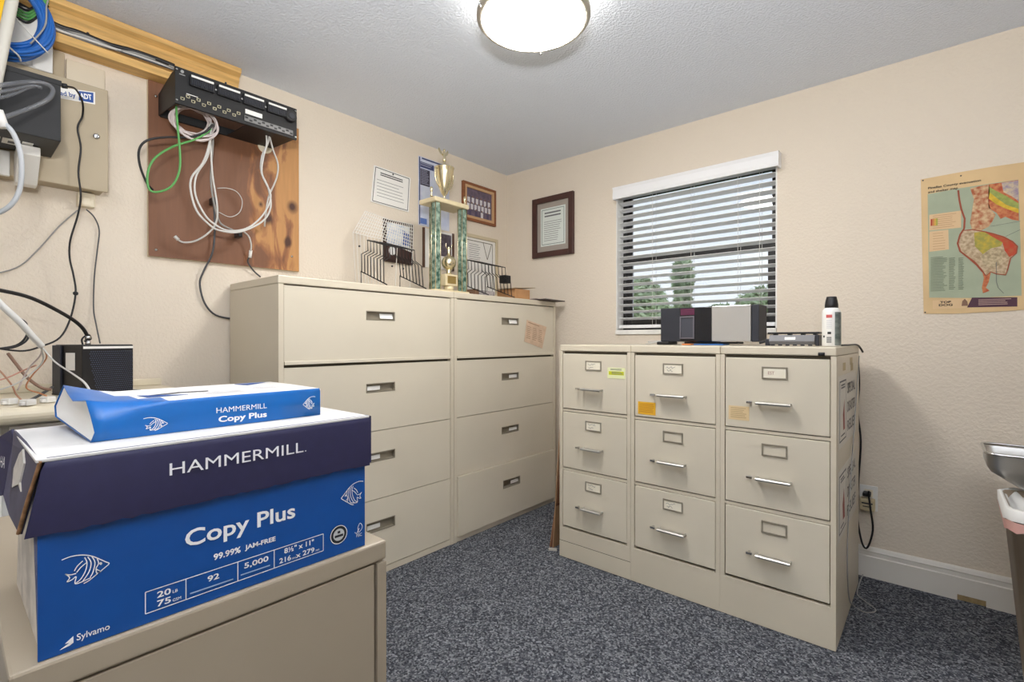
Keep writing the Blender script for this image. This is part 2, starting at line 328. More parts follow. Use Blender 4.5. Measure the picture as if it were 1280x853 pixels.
 'm_dogfig': [(2.6114,1.2776)],
 'm_line': [(2.7092,1.4404),(2.7094,1.3587),(2.7153,1.3337),(2.731,1.3099)],
 'm_road': [(2.7362,1.5429),(2.7786,1.565)],
 'm_road2': [(2.6924,1.5915),(2.7785,1.5994)],
 'cordR': [(2.2427,-0.06,1.0431),(2.2491,-0.06,0.9123),(2.2432,-0.06,0.7808),(2.2557,-0.06,0.6437),(2.2469,-0.06,0.4626),(2.241,-0.06,0.3113),(2.2597,-0.06,0.1773),(2.281,-0.06,0.1533),(2.3019,-0.06,0.2404),(2.2927,-0.06,0.338),(2.2866,-0.06,0.3959),(2.2865,-0.06,0.4182)],
 'cordW': [(2.262,-0.1927,1.0469),(2.262,-0.4045,0.6722),(2.262,-0.5216,0.4385),(2.262,-0.5642,0.263),(2.262,-0.5161,0.1038),(2.2598,-0.3722,0.006),(2.3063,-0.4037,0.006),(2.3367,-0.3539,0.006),(2.2909,-0.2951,0.006),(2.2506,-0.2332,0.006),(2.2518,-0.0064,0.006)],
 'cardfloor': [(0.9418,-0.7265,0.0),(0.9734,-0.726,0.0)],
 'cardtop': [(1.045,-0.7757,0.7037),(1.045,-0.7685,0.5574)],
 'basepatch': [(2.5753,-0.016,0.0134),(2.68,-0.016,0.0257),(2.68,-0.016,-0.0044),(2.6009,-0.016,-0.0156)],
 'wgrid': [(0.12,-1.4015,1.7015),(0.27,-1.3177,1.6578),(0.27,-1.2746,1.7713),(0.12,-1.3247,1.8328),(0.1,-0.9839,1.6493),(0.1,-0.9795,1.8218)],
}
# ---------------------------------------------------------------- materials
def wall_material(name, col, s1, strength, dist):
    m = bpy.data.materials.new(name); m.use_nodes = True
    n, l = m.node_tree.nodes, m.node_tree.links; b = n['Principled BSDF']
    b.inputs['Base Color'].default_value = C(col); b.inputs['Roughness'].default_value = .75; b.inputs['Specular IOR Level'].default_value = .3
    tc = n.new('ShaderNodeTexCoord')
    t = n.new('ShaderNodeTexNoise'); t.inputs['Scale'].default_value = s1; t.inputs['Detail'].default_value = 2.5; t.inputs['Roughness'].default_value = .5
    cr = n.new('ShaderNodeValToRGB'); cr.color_ramp.elements[0].position = .42; cr.color_ramp.elements[1].position = .60
    bp = n.new('ShaderNodeBump'); bp.inputs['Strength'].default_value = strength; bp.inputs['Distance'].default_value = dist
    l.new(tc.outputs['Object'], t.inputs['Vector']); l.new(t.outputs['Fac'], cr.inputs[0]); l.new(cr.outputs[0], bp.inputs['Height']); l.new(bp.outputs[0], b.inputs['Normal'])
    return m
M_wall = wall_material('cream_knockdown_plaster', 'E4D8C7', 80, .28, .003)
M_ceil = wall_material('grey_white_stipple_ceiling', 'E6ECF6', 95, .5, .004)

def carpet_material():
    m = bpy.data.materials.new('blue_grey_loop_carpet'); m.use_nodes = True
    n, l = m.node_tree.nodes, m.node_tree.links; b = n['Principled BSDF']
    b.inputs['Roughness'].default_value = .95; b.inputs['Specular IOR Level'].default_value = .1
    tc = n.new('ShaderNodeTexCoord')
    mp = n.new('ShaderNodeMapping'); mp.inputs['Rotation'].default_value = (0, 0, .2)
    l.new(tc.outputs['Object'], mp.inputs['Vector'])
    vo = n.new('ShaderNodeTexVoronoi'); vo.inputs['Scale'].default_value = 150; vo.inputs['Randomness'].default_value = .75
    l.new(mp.outputs[0], vo.inputs['Vector'])
    sep = n.new('ShaderNodeSeparateColor'); l.new(vo.outputs['Color'], sep.inputs[0])
    cr = n.new('ShaderNodeValToRGB'); e = cr.color_ramp.elements
    e[0].position = .0; e[0].color = C('393B42'); e[1].position = 1; e[1].color = C('A2A5AB')
    for p, c in ((.3, '4F525A'), (.6, '6D7077'), (.8, '84878C')):
        k = e.new(p); k.color = C(c)
    l.new(sep.outputs[0], cr.inputs[0])
    no = n.new('ShaderNodeTexNoise'); no.inputs['Scale'].default_value = 14; no.inputs['Detail'].default_value = 2
    l.new(mp.outputs[0], no.inputs['Vector'])
    mx = n.new('ShaderNodeMix'); mx.data_type = 'RGBA'; mx.blend_type = 'MULTIPLY'; mx.inputs['Factor'].default_value = .35
    l.new(cr.outputs[0], mx.inputs['A']); l.new(no.outputs['Fac'], mx.inputs['B']); l.new(mx.outputs['Result'], b.inputs['Base Color'])
    bp = n.new('ShaderNodeBump'); bp.inputs['Strength'].default_value = .9; bp.inputs['Distance'].default_value = .006; bp.invert = True
    l.new(vo.outputs['Distance'], bp.inputs['Height']); l.new(bp.outputs[0], b.inputs['Normal'])
    return m
M_carpet = carpet_material()
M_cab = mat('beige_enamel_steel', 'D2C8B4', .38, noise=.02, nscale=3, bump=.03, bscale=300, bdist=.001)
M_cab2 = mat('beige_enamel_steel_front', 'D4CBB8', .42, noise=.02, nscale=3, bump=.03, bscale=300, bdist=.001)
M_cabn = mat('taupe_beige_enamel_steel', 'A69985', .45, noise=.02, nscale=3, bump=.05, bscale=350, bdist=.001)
M_gap = mat('dark_gap_steel', '5C5548', .8)
M_chrome = mat('chrome', 'C9C9C8', .18, 1)
M_nickel = mat('brushed_nickel', 'B5AEA2', .45, .6)
M_steel = mat('dull_steel', '948C7C', .4, .25)
M_white = mat('white_paint', 'ECEBE7', .5)
M_wplast = mat('white_plastic', 'E6E4DF', .4)
M_cream = mat('cream_plastic', 'E3D8BF', .45)
M_black = mat('black_plastic', '17171A', .45)
M_blackm = mat('black_powder_coat', '141416', .55, noise=.1)
M_dark = mat('charcoal_plastic', '2B2D36', .4)
M_paper = mat('white_paper', 'EFEDE8', .8)
M_ink = mat('grey_print', '6F6F70', .8)
M_inkd = mat('dark_print', '2A2A2C', .8)
M_pine = mat('bare_pine', 'D9AE6A', .6, noise=.14, nscale=6, stretch=(12, 1, 12))
M_brass = mat('gold_plate', 'E8DDBC', .27, 1)
M_bronze = mat('dark_bronze_aluminium', '2C2B2B', .5, .3)
M_blind = mat('white_blind_slat', 'F0F0F1', .45)
M_card = mat('brown_cardboard', 'B98A5E', .8, noise=.06, nscale=20)
M_navy = mat('navy_printed_card', '262447', .6, noise=.05, nscale=60)
M_blue = mat('blue_printed_card', '064C97', .45, noise=.04, nscale=30)
M_lett = mat('white_print', 'F4F4F4', .6)
M_greyw = mat('grey_white_cable', 'CFCDC8', .45)
M_base = mat('white_gloss_trim', 'E4DFD6', .35)

# ---------------------------------------------------------------- room shell
H = 2.389
WX, WY = 4.3, -5.0
tag(MB().box(-.15, WX+.15, WY-.15, .18, -.12, 0).build('floor', M_carpet), kind='structure')
tag(MB().box(-.15, WX+.15, WY-.15, .18, H, H+.12).build('ceiling', M_ceil), kind='structure')
tag(MB().box(-.15, 0, WY, 0.18, 0, H).build('wall_left', M_wall), kind='structure')
tag(MB().box(WX, WX+.15, WY, 0.18, 0, H).build('wall_right', M_wall), kind='structure')
tag(MB().box(-.15, WX+.15, WY-.15, WY, 0, H).build('wall_front', M_wall), kind='structure')
wx0, wx1, wz0, wz1 = .945, 1.888, 1.15, 2.10
wb = MB().box(0, wx0, 0, .18, 0, H).box(wx1, WX, 0, .18, 0, H).box(wx0, wx1, 0, .18, 0, wz0).box(wx0, wx1, 0, .18, wz1, H)
tag(wb.build('wall_back', M_wall), kind='structure')
# baseboard on the window wall, with a broken-out notch
bb = thing('baseboard_back', None, None, (2.2, 0, 0)); bb['kind'] = 'structure'
prof = [(0, 0), (-.016, 0), (-.016, .098), (-.012, .102), (-.012, .119), (-.014, .123), (-.009, .136), (-.004, .142), (0, .142)]
def base_run(x0, x1, zcut=0.0):
    p = [(y, max(z, zcut)) for y, z in prof]
    m = MB(); n = len(p)
    m.add([(x0, y, z) for y, z in p] + [(x1, y, z) for y, z in p], [tuple(range(n)), tuple(range(2*n-1, n-1, -1))] + [(i, i+n, (i+1) % n+n, (i+1) % n) for i in range(n)])
    return m
for a, b_, z in ((.0, 2.592, 0), (2.592, 2.682, .026), (2.682, WX, 0)):
    base_run(a, b_, z).build('board', M_base, bb)
MB().box(2.592, 2.682, -.009, -.0005, .001, .025).build('filler', mat('bare_wood_scar', 'A58F66', .8, noise=.2, nscale=60), bb)

# window: bronze single-hung sash in a painted reveal
win = thing('window_1', None, None, ((wx0+wx1)/2, .1, wz0)); win['kind'] = 'structure'
def rect_frame(x0, x1, z0, z1, y0, y1, w, wb_=None, wt=None):
    m = MB(); wb_ = wb_ or w; wt = wt or w
    m.box(x0, x0+w, y0, y1, z0, z1).box(x1-w, x1, y0, y1, z0, z1).box(x0+w, x1-w, y0, y1, z0, z0+wb_).box(x0+w, x1-w, y0, y1, z1-wt, z1)
    return m
rect_frame(wx0+.001, wx1-.001, wz0+.031, wz1-.001, .085, .15, .028).build('window_frame', M_bronze, win, .002)
rect_frame(wx0+.03, wx1-.03, 1.615, wz1-.03, .122, .142, .022, .03).build('upper_sash', M_bronze, win, .002)
rect_frame(wx0+.03, wx1-.03, wz0+.06, 1.665, .094, .118, .036, .05, .045).build('lower_sash', M_bronze, win, .002)
def glass():
    m = bpy.data.materials.new('window_glass'); m.use_nodes = True
    n, l = m.node_tree.nodes, m.node_tree.links; n.remove(n['Principled BSDF'])
    t = n.new('ShaderNodeBsdfTransparent'); t.inputs[0].default_value = (.93, .95, .95, 1)
    g = n.new('ShaderNodeBsdfGlossy'); g.inputs['Roughness'].default_value = .02
    f = n.new('ShaderNodeFresnel'); f.inputs['IOR'].default_value = 1.45
    x = n.new('ShaderNodeMixShader'); l.new(f.outputs[0], x.inputs[0]); l.new(t.outputs[0], x.inputs[1]); l.new(g.outputs[0], x.inputs[2])
    l.new(x.outputs[0], n['Material Output'].inputs[0])
    return m
M_glass = glass()
MB().box(wx0+.053, wx1-.053, .130, .134, 1.646, wz1-.053).build('pane', M_glass, win)
MB().box(wx0+.067, wx1-.067, .104, .108, wz0+.111, 1.619).build('pane', M_glass, win)
M_sill = mat('white_marble_sill', 'ECEAE4', .3, noise=.06, nscale=14)
MB().box(wx0+.001, wx1-.001, -.012, .15, wz0+.001, wz0+.03).build('window_sill', M_sill, win, .003)
MB().box(wx0+.0005, wx0+.007, .001, .084, wz0+.031, wz1-.001).build('reveal', M_white, win)
MB().box(wx1-.007, wx1-.0005, .001, .084, wz0+.031, wz1-.001).build('reveal', M_white, win)

# ---------------------------------------------------------------- outside
M_lawn = mat('lawn', '7E9460', .9, noise=.25, nscale=2)
tag(MB().box(-30, 40, .6, 60, -.3, -.12).build('lawn', M_lawn), 'wide green lawn beyond the window', 'lawn')['kind'] = 'structure'
M_leaf = mat('haze_paled_green_leaf', 'C2D0AE', .7, noise=.3, nscale=3)  # both leaf colours are lightened to paint in the outdoor haze
M_leaf2 = mat('haze_paled_olive_leaf', 'B4C2A2', .7, noise=.3, nscale=3)
M_trunk = mat('grey_bark', '8A8072', .9, noise=.2, nscale=20)
def leaf_cloud(mb, c, r, n, s, rnd):
    for _ in range(n):
        while True:
            p = V(rnd.uniform(-1, 1), rnd.uniform(-1, 1), rnd.uniform(-1, 1))
            if p.length < 1 and p.length > .35: break
        q = Vector(c) + V(p.x*r[0], p.y*r[1], p.z*r[2])
        a = V(rnd.gauss(0, 1), rnd.gauss(0, 1), rnd.gauss(0, .7)).normalized()*s*rnd.uniform(.6, 1.3)
        b = a.cross(V(rnd.gauss(0, 1), rnd.gauss(0, 1), rnd.gauss(0, 1))).normalized()*s*.35
        mb.add([q-a, q+b, q+a, q-b], [(0,1,2,3)])
def bush(name, label, loc, blobs, leaf, n, s, trunk=True, trunk_h=1.0):
    r = random.Random(int(loc[0]*100))
    t = thing(name, label, 'tree', loc)
    mb = MB()
    for c, rad in blobs: leaf_cloud(mb, (loc[0]+c[0], loc[1]+c[1], loc[2]+c[2]), rad, n, s, r)
    tag(mb.build('foliage', leaf, t), kind='stuff')
    m = MB()
    for c, rad in blobs: m.tube([(loc[0]+c[0]*.2, loc[1]+c[1]*.2, loc[2]), (loc[0]+c[0]*.6, loc[1]+c[1]*.6, loc[2]+c[2]*.5), (loc[0]+c[0], loc[1]+c[1], loc[2]+c[2])], [.09, .03], 6)
    m.build('trunk', M_trunk, t)
    return t
bush('bushy_tree', 'rounded green tree with haze-paled leaves seen through the left of the window', (-2.25, 6.9, -.12), [((0, 0, 1.7), (.6, .5, .85)), ((-.5, .1, 1.4), (.6, .5, .8)), ((.45, 0, 1.3), (.45, .4, .7))], M_leaf, 5200, .085)
bush('slender_tree', 'tall slender green tree seen through the middle of the window', (-2.0, 8.5, -.12), [((0, 0, 1.6), (.22, .22, 1.6)), ((0, 0, 2.7), (.23, .23, .5))], M_leaf2, 2600, .09)
bush('hedge_shrub', 'low spreading olive shrub seen through the right of the window', (-.1, 7.2, -.12), [((-.6, 0, 1.2), (.5, .4, .75)), ((.1, 0, 1.3), (.65, .4, .95)), ((.75, .1, 1.3), (.6, .4, .95))], M_leaf2, 4600, .085)

# ---------------------------------------------------------------- blind
bl = thing('window_blind', 'white slatted blind lowered over the window, slats open', 'blind', ((wx0+wx1)/2, .0, 2.0))
mb = MB()
mb.slab([(.955, -.062, 2.012), (.955, -.066, 2.03), (.955, -.062, 2.068), (.955, -.069, 2.086), (.955, -.05, 2.092), (.955, -.05, 2.012)], (.953, 0, 0))
mb.box(.955, .964, -.05, -.002, 2.012, 2.092).box(1.899, 1.908, -.05, -.002, 2.012, 2.092)
mb.build('valance', M_blind, bl)
MB().box(.966, 1.897, -.045, -.003, 2.05, 2.085).build('headrail', M_blind, bl)
sl = None; zt = 2.041
tilt = math.radians(13); dy, dz = .025*math.cos(tilt), .025*math.sin(tilt)
for i in range(19):
    zc = zt - i*.0438
    if sl is None:
        m = MB()
        for k in range(5):
            pass
        prof_ = []
        for k in range(7):
            s_ = -1 + k/3; prof_.append((s_*dy, -s_*dz + .0022*(1-s_*s_)))
        up_ = [(y, z+.0013) for y, z in prof_]; lo_ = [(y, z-.0013) for y, z in prof_][::-1]
        pp = up_ + lo_; n = len(pp)
        m.slab([(.958, .038+y, zt+z) for y, z in pp], (wx1-.012-.958, 0, 0))
        sl = m.build('slat', M_blind, bl)
    else:
        c = sl.copy(); COL.objects.link(c); c.parent = bl; c.location.z = sl.location.z + zc - zt
MB().box(.958, 1.876, .014, .062, 1.192, 1.212).build('bottom_rail', M_blind, bl, .004)
for x in (1.19, 1.43, 1.69, 1.80):
    m = MB()
    for yy in (.012, .064): m.tube([(x, yy, 1.2), (x, yy, 2.05)], .0011, 5, smooth=0)
    m.build('ladder_cord', M_wplast, bl)

# ---------------------------------------------------------------- ceiling lamp
lx, ly = 1.40, -1.44
lamp = thing('ceiling_lamp', 'round flush ceiling lamp with frosted dome and brushed nickel ring', 'lamp', (lx, ly, H))
MB().lathe([(.16, -.001), (.188, -.004), (.19, -.03), (.186, -.058)], (lx, ly, H), 48).build('glass_drum', mat('lit_cream_glass', (1, .95, .86, 1), .5, emit=DRUM_STRENGTH), lamp)
MB().lathe([(.186, -.056), (.200, -.06), (.208, -.075), (.208, -.09), (.200, -.099), (.190, -.101), (.188, -.09)], (lx, ly, H), 64).build('ring', M_nickel, lamp)
dome = [(.188, -.092)] + [(.188*math.cos(a), -.096 - .034*math.sin(a)) for a in [math.radians(10*k) for k in range(1, 9)]] + [(.002, -.130)]
MB().lathe(dome, (lx, ly, H), 48).build('diffuser', mat('lit_frosted_glass', (1, .965, .92, 1), .5, emit=LAMP_STRENGTH), lamp)
for a in (245, 355, 120, 180 + 120):
    a = math.radians(a)
    MB().lathe([(.001, -.004), (.005, -.002), (.005, .006), (.003, .010)], (lx+.209*math.cos(a), ly+.209*math.sin(a), H-.10), 10).build('clip', M_chrome, lamp)

# ---------------------------------------------------------------- lateral cabinets (four drawers each)
def holed(mb, x0, x1, y0, y1, z0, z1, hy0, hy1, hz0, hz1):
    mb.box(x0, x1, y0, hy0, z0, z1).box(x0, x1, hy1, y1, z0, z1).box(x0, x1, hy0, hy1, z0, hz0).box(x0, x1, hy0, hy1, hz1, z1)
    return mb
def lateral(y0, label, first_only=False, proud=(), pull_y=None, top_open=True):
    x1, x0, zt = .53, .022, 1.379
    t = thing('lateral_file_cabinet', label, 'cabinet', ((x0+x1)/2, y0+.4725, 0))
    y1 = y0 + .945
    m = MB()
    fx = x1 - .028
    m.box(x0, fx, y0+.001, y1-.001, 0.003, zt-.034)                       # case
    m.box(fx, x1, y0+.001, y0+.022, 0.003, zt-.034).box(fx, x1, y1-.022, y1-.001, 0.003, zt-.034)   # posts
    m.box(fx, x1-.004, y0+.022, y1-.022, 0.003, .032)                      # plinth rail
    m.build('case', M_cab, t)
    MB().box(x0, x1, y0, y1, zt-.033, zt).build('top', M_cab, t, .004)
    MB().box(fx-.002, fx+.004, y0+.023, y1-.023, .033, zt-.036).build('gap_shadow_panel', M_gap, t)
    rows = [(1.019, 1.340, 'lift'), (.690, 1.003, ''), (.367, .6865, ''), (.036, .3635, '')]
    for i, (a, b, k) in enumerate(rows):
        px = .012 if i in proud else 0.0
        ya, yb = y0+.0245, y1-.0245
        zc = {0: 1.231, 1: .892, 2: .565, 3: .238}[i]
        if pull_y is None: py = (ya+yb)/2 + .01
        else: py = pull_y
        hz = .021 if i != 3 else .024; hy = .079
        d = holed(MB(), fx+.007, x1-.003+px, ya, yb, a, b, py-hy, py+hy, zc-hz, zc+hz)
        dr = d.build('drawer', M_cab2, t, 0)
        if k == 'lift': MB().box(fx+.007, x1+.002, ya, yb, a-.004, a+.011).build('lift_lip', M_cab2, dr, .002)
        r = MB().box(fx+.0075, fx+.0085, py-hy, py+hy, zc-hz, zc+hz)
        xx = x1-.002+px; w = .003
        r.box(fx+.008, xx, py-hy-.001, py-hy+w, zc-hz, zc+hz).box(fx+.008, xx, py+hy-w, py+hy+.001, zc-hz, zc+hz)
        r.box(fx+.008, xx, py-hy, py+hy, zc-hz-.001, zc-hz+w).box(fx+.008, xx, py-hy, py+hy, zc+hz-w, zc+hz+.001)
        r.build('recessed_pull', M_steel, dr)
        if i == 0: MB().slab([(xx-.008, py+.0, zc-.012), (xx-.008, py+hy-.006, zc-.012), (xx-.014, py+hy-.006, zc+.012), (xx-.014, py+.0, zc+.012)], (-.001, 0, 0)).build('label_card', M_paper, dr)
        else:
            s_ = -1 if y0 < -1.5 else 1
            a0, a1 = sorted((py + s_*.0, py + s_*(hy-.008)))
            MB().box(xx-.012, xx-.010, a0, a1, zc-.011, zc+.009).build('label_card', M_paper, dr)
    return t
latL = lateral(-1.984, 'beige lateral file cabinet under the wire racks, left of the two')
latR = lateral(-1.038, 'beige lateral file cabinet under the trophy, with a tan notice taped on', proud=(3,), pull_y=-.566)
d0 = [c for c in latR.children if c.name.startswith('drawer')][0]
nt = MB(); q = [(.5283, -.407, 1.246), (.5283, -.196, 1.204), (.5283, -.244, 1.060), (.5283, -.433, 1.107)]
nt.slab([q[3], q[2], q[1], q[0]], (.0012, 0, 0)).build('taped_notice', mat('tan_notice_paper', 'D3B79C', .8, noise=.08, nscale=25), d0)
m = MB()
for k in range(3):
    p = V(.5297, -.415, 1.125) + V(0, .062, -.012)*k
    lines(m, p, V(0, .97, -.2), V(0, .1, 1), .045, .085, 7, .004)
lines(m, V(.5297, -.395, 1.222), V(0, .97, -.2), V(0, .1, 1), .12, .012, 1, .006)
m.build('fine_print', mat('brown_print', 'A98A72', .8), d0)

# ---------------------------------------------------------------- three-drawer vertical file cabinets
def holder(mb, x0, x1, z0, z1, y):
    w = .006
    for a in ((x0, x0+w, z0, z1), (x1-w, x1, z0, z1), (x0+w, x1-w, z0, z0+w), (x0+w, x1-w, z1-w, z1)): mb.box(a[0], a[1], y-.004, y, a[2], a[3])
def vertical(x0, label, plinth_line=False, cards=(1,1,1), lat_w=.12):
    x1 = x0 + .4005; yf, yb, zt = -.778, -.118, 1.092
    t = thing('file_cabinet', label, 'cabinet', ((x0+x1)/2, (yf+yb)/2, 0))
    m = MB(); fy = yf + .026
    m.box(x0, x1, fy, yb, .003, zt-.033)
    m.box(x0, x0+.017, yf, fy, .003, zt-.033).box(x1-.017, x1, yf, fy, .003, zt-.033)
    m.box(x0+.017, x1-.017, yf, fy, .003, .155)
    for z in (.4505, .7535): m.box(x0+.017, x1-.017, yf+.006, fy, z-.0005, z+.0115)
    m.build('case', M_cab, t)
    MB().box(x0, x1, yf, yb, zt-.032, zt).build('top', M_cab, t, .004)
    MB().box(x0+.018, x1-.018, fy-.006, fy+.001, .157, zt-.034).build('gap_shadow_panel', M_gap, t)
    if plinth_line: MB().box(x0-.0005, x1+.0005, yf-.0012, fy, .003, .084).build('plinth', M_cab, t, .001); MB().box(x0+.0005, x1-.0005, yf-.0004, fy, .0845, .0870).build('plinth_joint', M_gap, t)
    drs = []
    for i, (a, b) in enumerate(((.768, 1.047), (.466, .749), (.166, .447))):
        dr = MB().box(x0+.0195, x1-.0195, yf+.002, fy-.006, a, b).build('drawer', M_cab2, t, .0025)
        xc = (x0+x1)/2; zl = (.9905, .692, .392)[i]; zh = (.873, .579, .281)[i]
        lw = .045
        h = MB(); holder(h, xc-lw, xc+lw, zl-.024, zl+.024, yf+.0018); h.build('label_holder', M_steel, dr, .001)
        if cards[i]:
            MB().box(xc-lw+.006, xc+lw-.006, yf-.0004, yf+.0016, zl-.018, zl+.018).build('label_card', mat('cream_label_card', 'E9E2CF', .8), dr)
            if cards[i] == 1:
                sc = MB(); scribble(sc, (xc-.03, yf-.0005, zl+.001), X, Z, .042, .011); scribble(sc, (xc-.026, yf-.0005, zl-.013), X, Z, .026, .010); sc.build('handwriting', M_ink, dr)
            else:
                text('EST', (xc-.022, yf-.0005, zl-.006), X, Z, .022, .012, 'handwriting', mat('red_pencil', 'B08478', .8), dr)
        hw = lat_w/2
        g = MB()
        g.slab([(xc-hw, yf-.010, zh+.004), (xc-hw, yf-.030, zh+.005), (xc-hw, yf-.034, zh+.001), (xc-hw, yf-.032, zh-.005), (xc-hw, yf-.029, zh-.004), (xc-hw, yf-.028, zh+.0005), (xc-hw, yf-.010, zh)], (2*hw, 0, 0))
        for sx in (-1, 1):
            c_ = xc + sx*(hw-.003)
            g.box(c_-.0028, c_+.0028, yf-.028, yf+.0018, zh-.005, zh+.0042)
        g.build('pull_handle', mat('satin_chrome', 'BDBBB6', .42, .85), dr)
        g = MB(); g.box(xc-hw-.032, xc-hw-.024, yf-.016, yf+.002, zh-.004, zh+.004).box(xc-hw-.036, xc-hw-.014, yf-.022, yf-.016, zh-.004, zh+.005)
        g.build('thumb_latch', M_chrome, dr, .001)
        drs.append(dr)
    return t, drs
vA, dA = vertical(1.0495, 'beige three-drawer file cabinet with green and yellow sticker, nearest the corner', True, (1,1,1), .11)
vB, dB = vertical(1.4515, 'beige three-drawer file cabinet with orange sticker, middle of the three', False, (1,0,1))
vC, dC = vertical(1.853, 'beige three-drawer file cabinet at the right end, beside the wall outlet', False, (2,0,0))
YF = -.776
def sticker(dr, x0, x1, z0, z1, m, name='sticker'): return MB().box(x0, x1, YF-.0012, YF-.0002, z0, z1).build(name, m, dr)
sticker(dA[0], 1.329, 1.422, .934, .985, mat('pale_yellow_sticker', 'E3E6B4', .6)); MB().box(1.336, 1.415, YF-.0018, YF-.0012, .951, .968).build('sticker_band', mat('lime_band', 'C9CC1F', .6), dA[0])
m = MB(); lines(m, (1.352, YF-.0018, .953), X, Z, .058, .013, 2, .003); lines(m, (1.345, YF-.0012, .971), X, Z, .06, .01, 2, .002); m.build('fine_print', M_ink, dA[0])
sticker(dB[0], 1.487, 1.572, .779, .836, mat('orange_sticker', 'E8B12B', .6)); m = MB(); lines(m, (1.494, YF-.0012, .786), X, Z, .07, .042, 6, .0025); m.build('fine_print', mat('orange_print', 'C07F1E', .6), dB[0])
sticker(dC[0], 1.885, 1.963, .797, .853, mat('tan_sticker', 'E0C79A', .6)); m = MB(); lines(m, (1.893, YF-.0012, .803), X, Z, .06, .044, 6, .0025); m.build('fine_print', mat('tan_print', 'B99D73', .6), dC[0])
MB().tube([(2.198, -.7787, 1.0665), (2.218, -.7787, 1.0665)], .0065, 10, smooth=0).build('cable_grommet', M_black, vC)
# two taped posters on the side of the right-hand cabinet
for k, (ya, yb_, za, zb) in enumerate(((-.732, -.235, .715, .985), (-.738, -.215, .375, .635))):
    ps = MB().box(2.2540, 2.2548, ya, yb_, za, zb).build('poster', mat('grey_white_poster', 'DDD8CF', .75), vC)
    m = MB(); ym = ya + (yb_-ya)*.40
    MB().box(2.2549, 2.2552, ya+.02, ym-.012, za+.022, zb-.02).build('panel_outline', M_ink, ps)
    MB().box(2.2552, 2.2555, ya+.028, ym-.02, za+.028, zb-.026).build('panel', mat('grey_white_poster', 'DDD8CF', .75), ps)
    MB().slab([(2.2556, ya+.11, za+.06), (2.2556, ym-.05, za+.06), (2.2556, ym-.06, za+.12), (2.2556, ya+.135, za+.175), (2.2556, ya+.10, za+.12)], (.0003, 0, 0)).build('red_figure', mat('faded_red_print', '9C5A50', .8), ps)
    lines(m, (2.2554, ya+.05, zb-.055), Y, Z, .11, .02, 2, .006); lines(m, (2.2554, ya+.05, za+.035), Y, Z, .11, .012, 1, .006)
    m.build('fine_print', M_ink, ps)
    for w, zz in (('SPECIAL', .19), ('DISASTER', .115), ('RELIEF', .04)):
        text(w, (2.2550, ym+.02, za+zz), Y, Z, yb_-ym-.06, .042, 'lettering', M_ink, ps, .012)
m = MB()
for zz, yy in ((1.03, -.62), (1.02, -.40), (1.045, -.42)): m.box(2.2535, 2.2542, yy, yy+.07, zz-.03, zz)
m.build('tape', mat('old_tape', 'B7A377', .5), vC)

# ---------------------------------------------------------------- near two-drawer cabinet
t = thing('file_cabinet', 'low beige file cabinet in the foreground carrying the blue paper carton', 'cabinet', (1.35, -2.563, 0))
x1, y0, y1, zt = 1.733, -2.815, -2.310, .738
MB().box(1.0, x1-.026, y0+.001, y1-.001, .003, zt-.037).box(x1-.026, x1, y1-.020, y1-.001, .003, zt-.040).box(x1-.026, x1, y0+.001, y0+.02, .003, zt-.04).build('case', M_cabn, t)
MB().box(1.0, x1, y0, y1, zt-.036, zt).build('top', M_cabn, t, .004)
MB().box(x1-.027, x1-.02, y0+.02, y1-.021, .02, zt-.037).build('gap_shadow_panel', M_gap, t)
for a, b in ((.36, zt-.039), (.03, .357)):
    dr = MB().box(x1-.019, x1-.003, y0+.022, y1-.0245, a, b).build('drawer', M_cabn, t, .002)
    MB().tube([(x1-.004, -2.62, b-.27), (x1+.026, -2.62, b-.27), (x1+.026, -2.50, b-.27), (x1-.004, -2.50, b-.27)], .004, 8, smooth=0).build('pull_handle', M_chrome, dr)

# ---------------------------------------------------------------- counter along the left wall
ct = thing('counter', 'cream laminate counter with rounded front edge along the left wall', 'counter', (.3, -3.1, .88))
cy0, cy1 = -3.7, -2.25
pr_ = [(.003, .884), (.003, .926), (.525, .926)] + [(.525+.025*math.sin(a), .901+.025*math.cos(a)) for a in [math.radians(20*k) for k in range(1, 9)]] + [(.525, .876), (.50, .876), (.50, .884)]
MB().slab([(x, cy0, z) for x, z in pr_], (0, cy1-cy0, 0)).build('worktop', M_cream, ct)
MB().box(.003, .018, cy0, cy1, .9265, .955).build('backsplash', M_cream, ct, .004)
cb = thing('base_cabinet', 'white base cabinet under the cream counter', 'cabinet', (.25, -3.1, 0))
MB().box(.01, .46, cy0, cy1-.01, .08, .874).build('case', M_white, cb)
MB().box(.06, .42, cy0, cy1-.02, .002, .08).build('kick', M_dark, cb)
for a, b in ((-3.69, -3.23), (-3.22, -2.752), (-2.736, -2.275)):
    dr = MB().box(.461, .479, a, b, .09, .865).build('door', M_white, cb, .003)
    MB().tube([(.479, b-.04, .62), (.505, b-.04, .62), (.505, b-.04, .74), (.479, b-.04, .74)], .005, 8, smooth=0).build('handle', M_nickel, dr)
# ---------------------------------------------------------------- things on the left wall
def cable(key, r, m, label, name='cable', group=None, seg=7, sm=5):
    o = MB().tube(D[key], r, seg, smooth=sm).build(name, m)
    return tag(o, label, 'cable', group)
M_grc = mat('green_cable', '5BA255', .4)
M_blk = mat('black_cable', '19181A', .45)
M_grey = mat('grey_cable', '9A9894', .5)
M_dgrey = mat('dark_grey_cable', '4B4C4F', .5)
M_pinkw = mat('pinkish_white_cable', 'D6C9C6', .45)

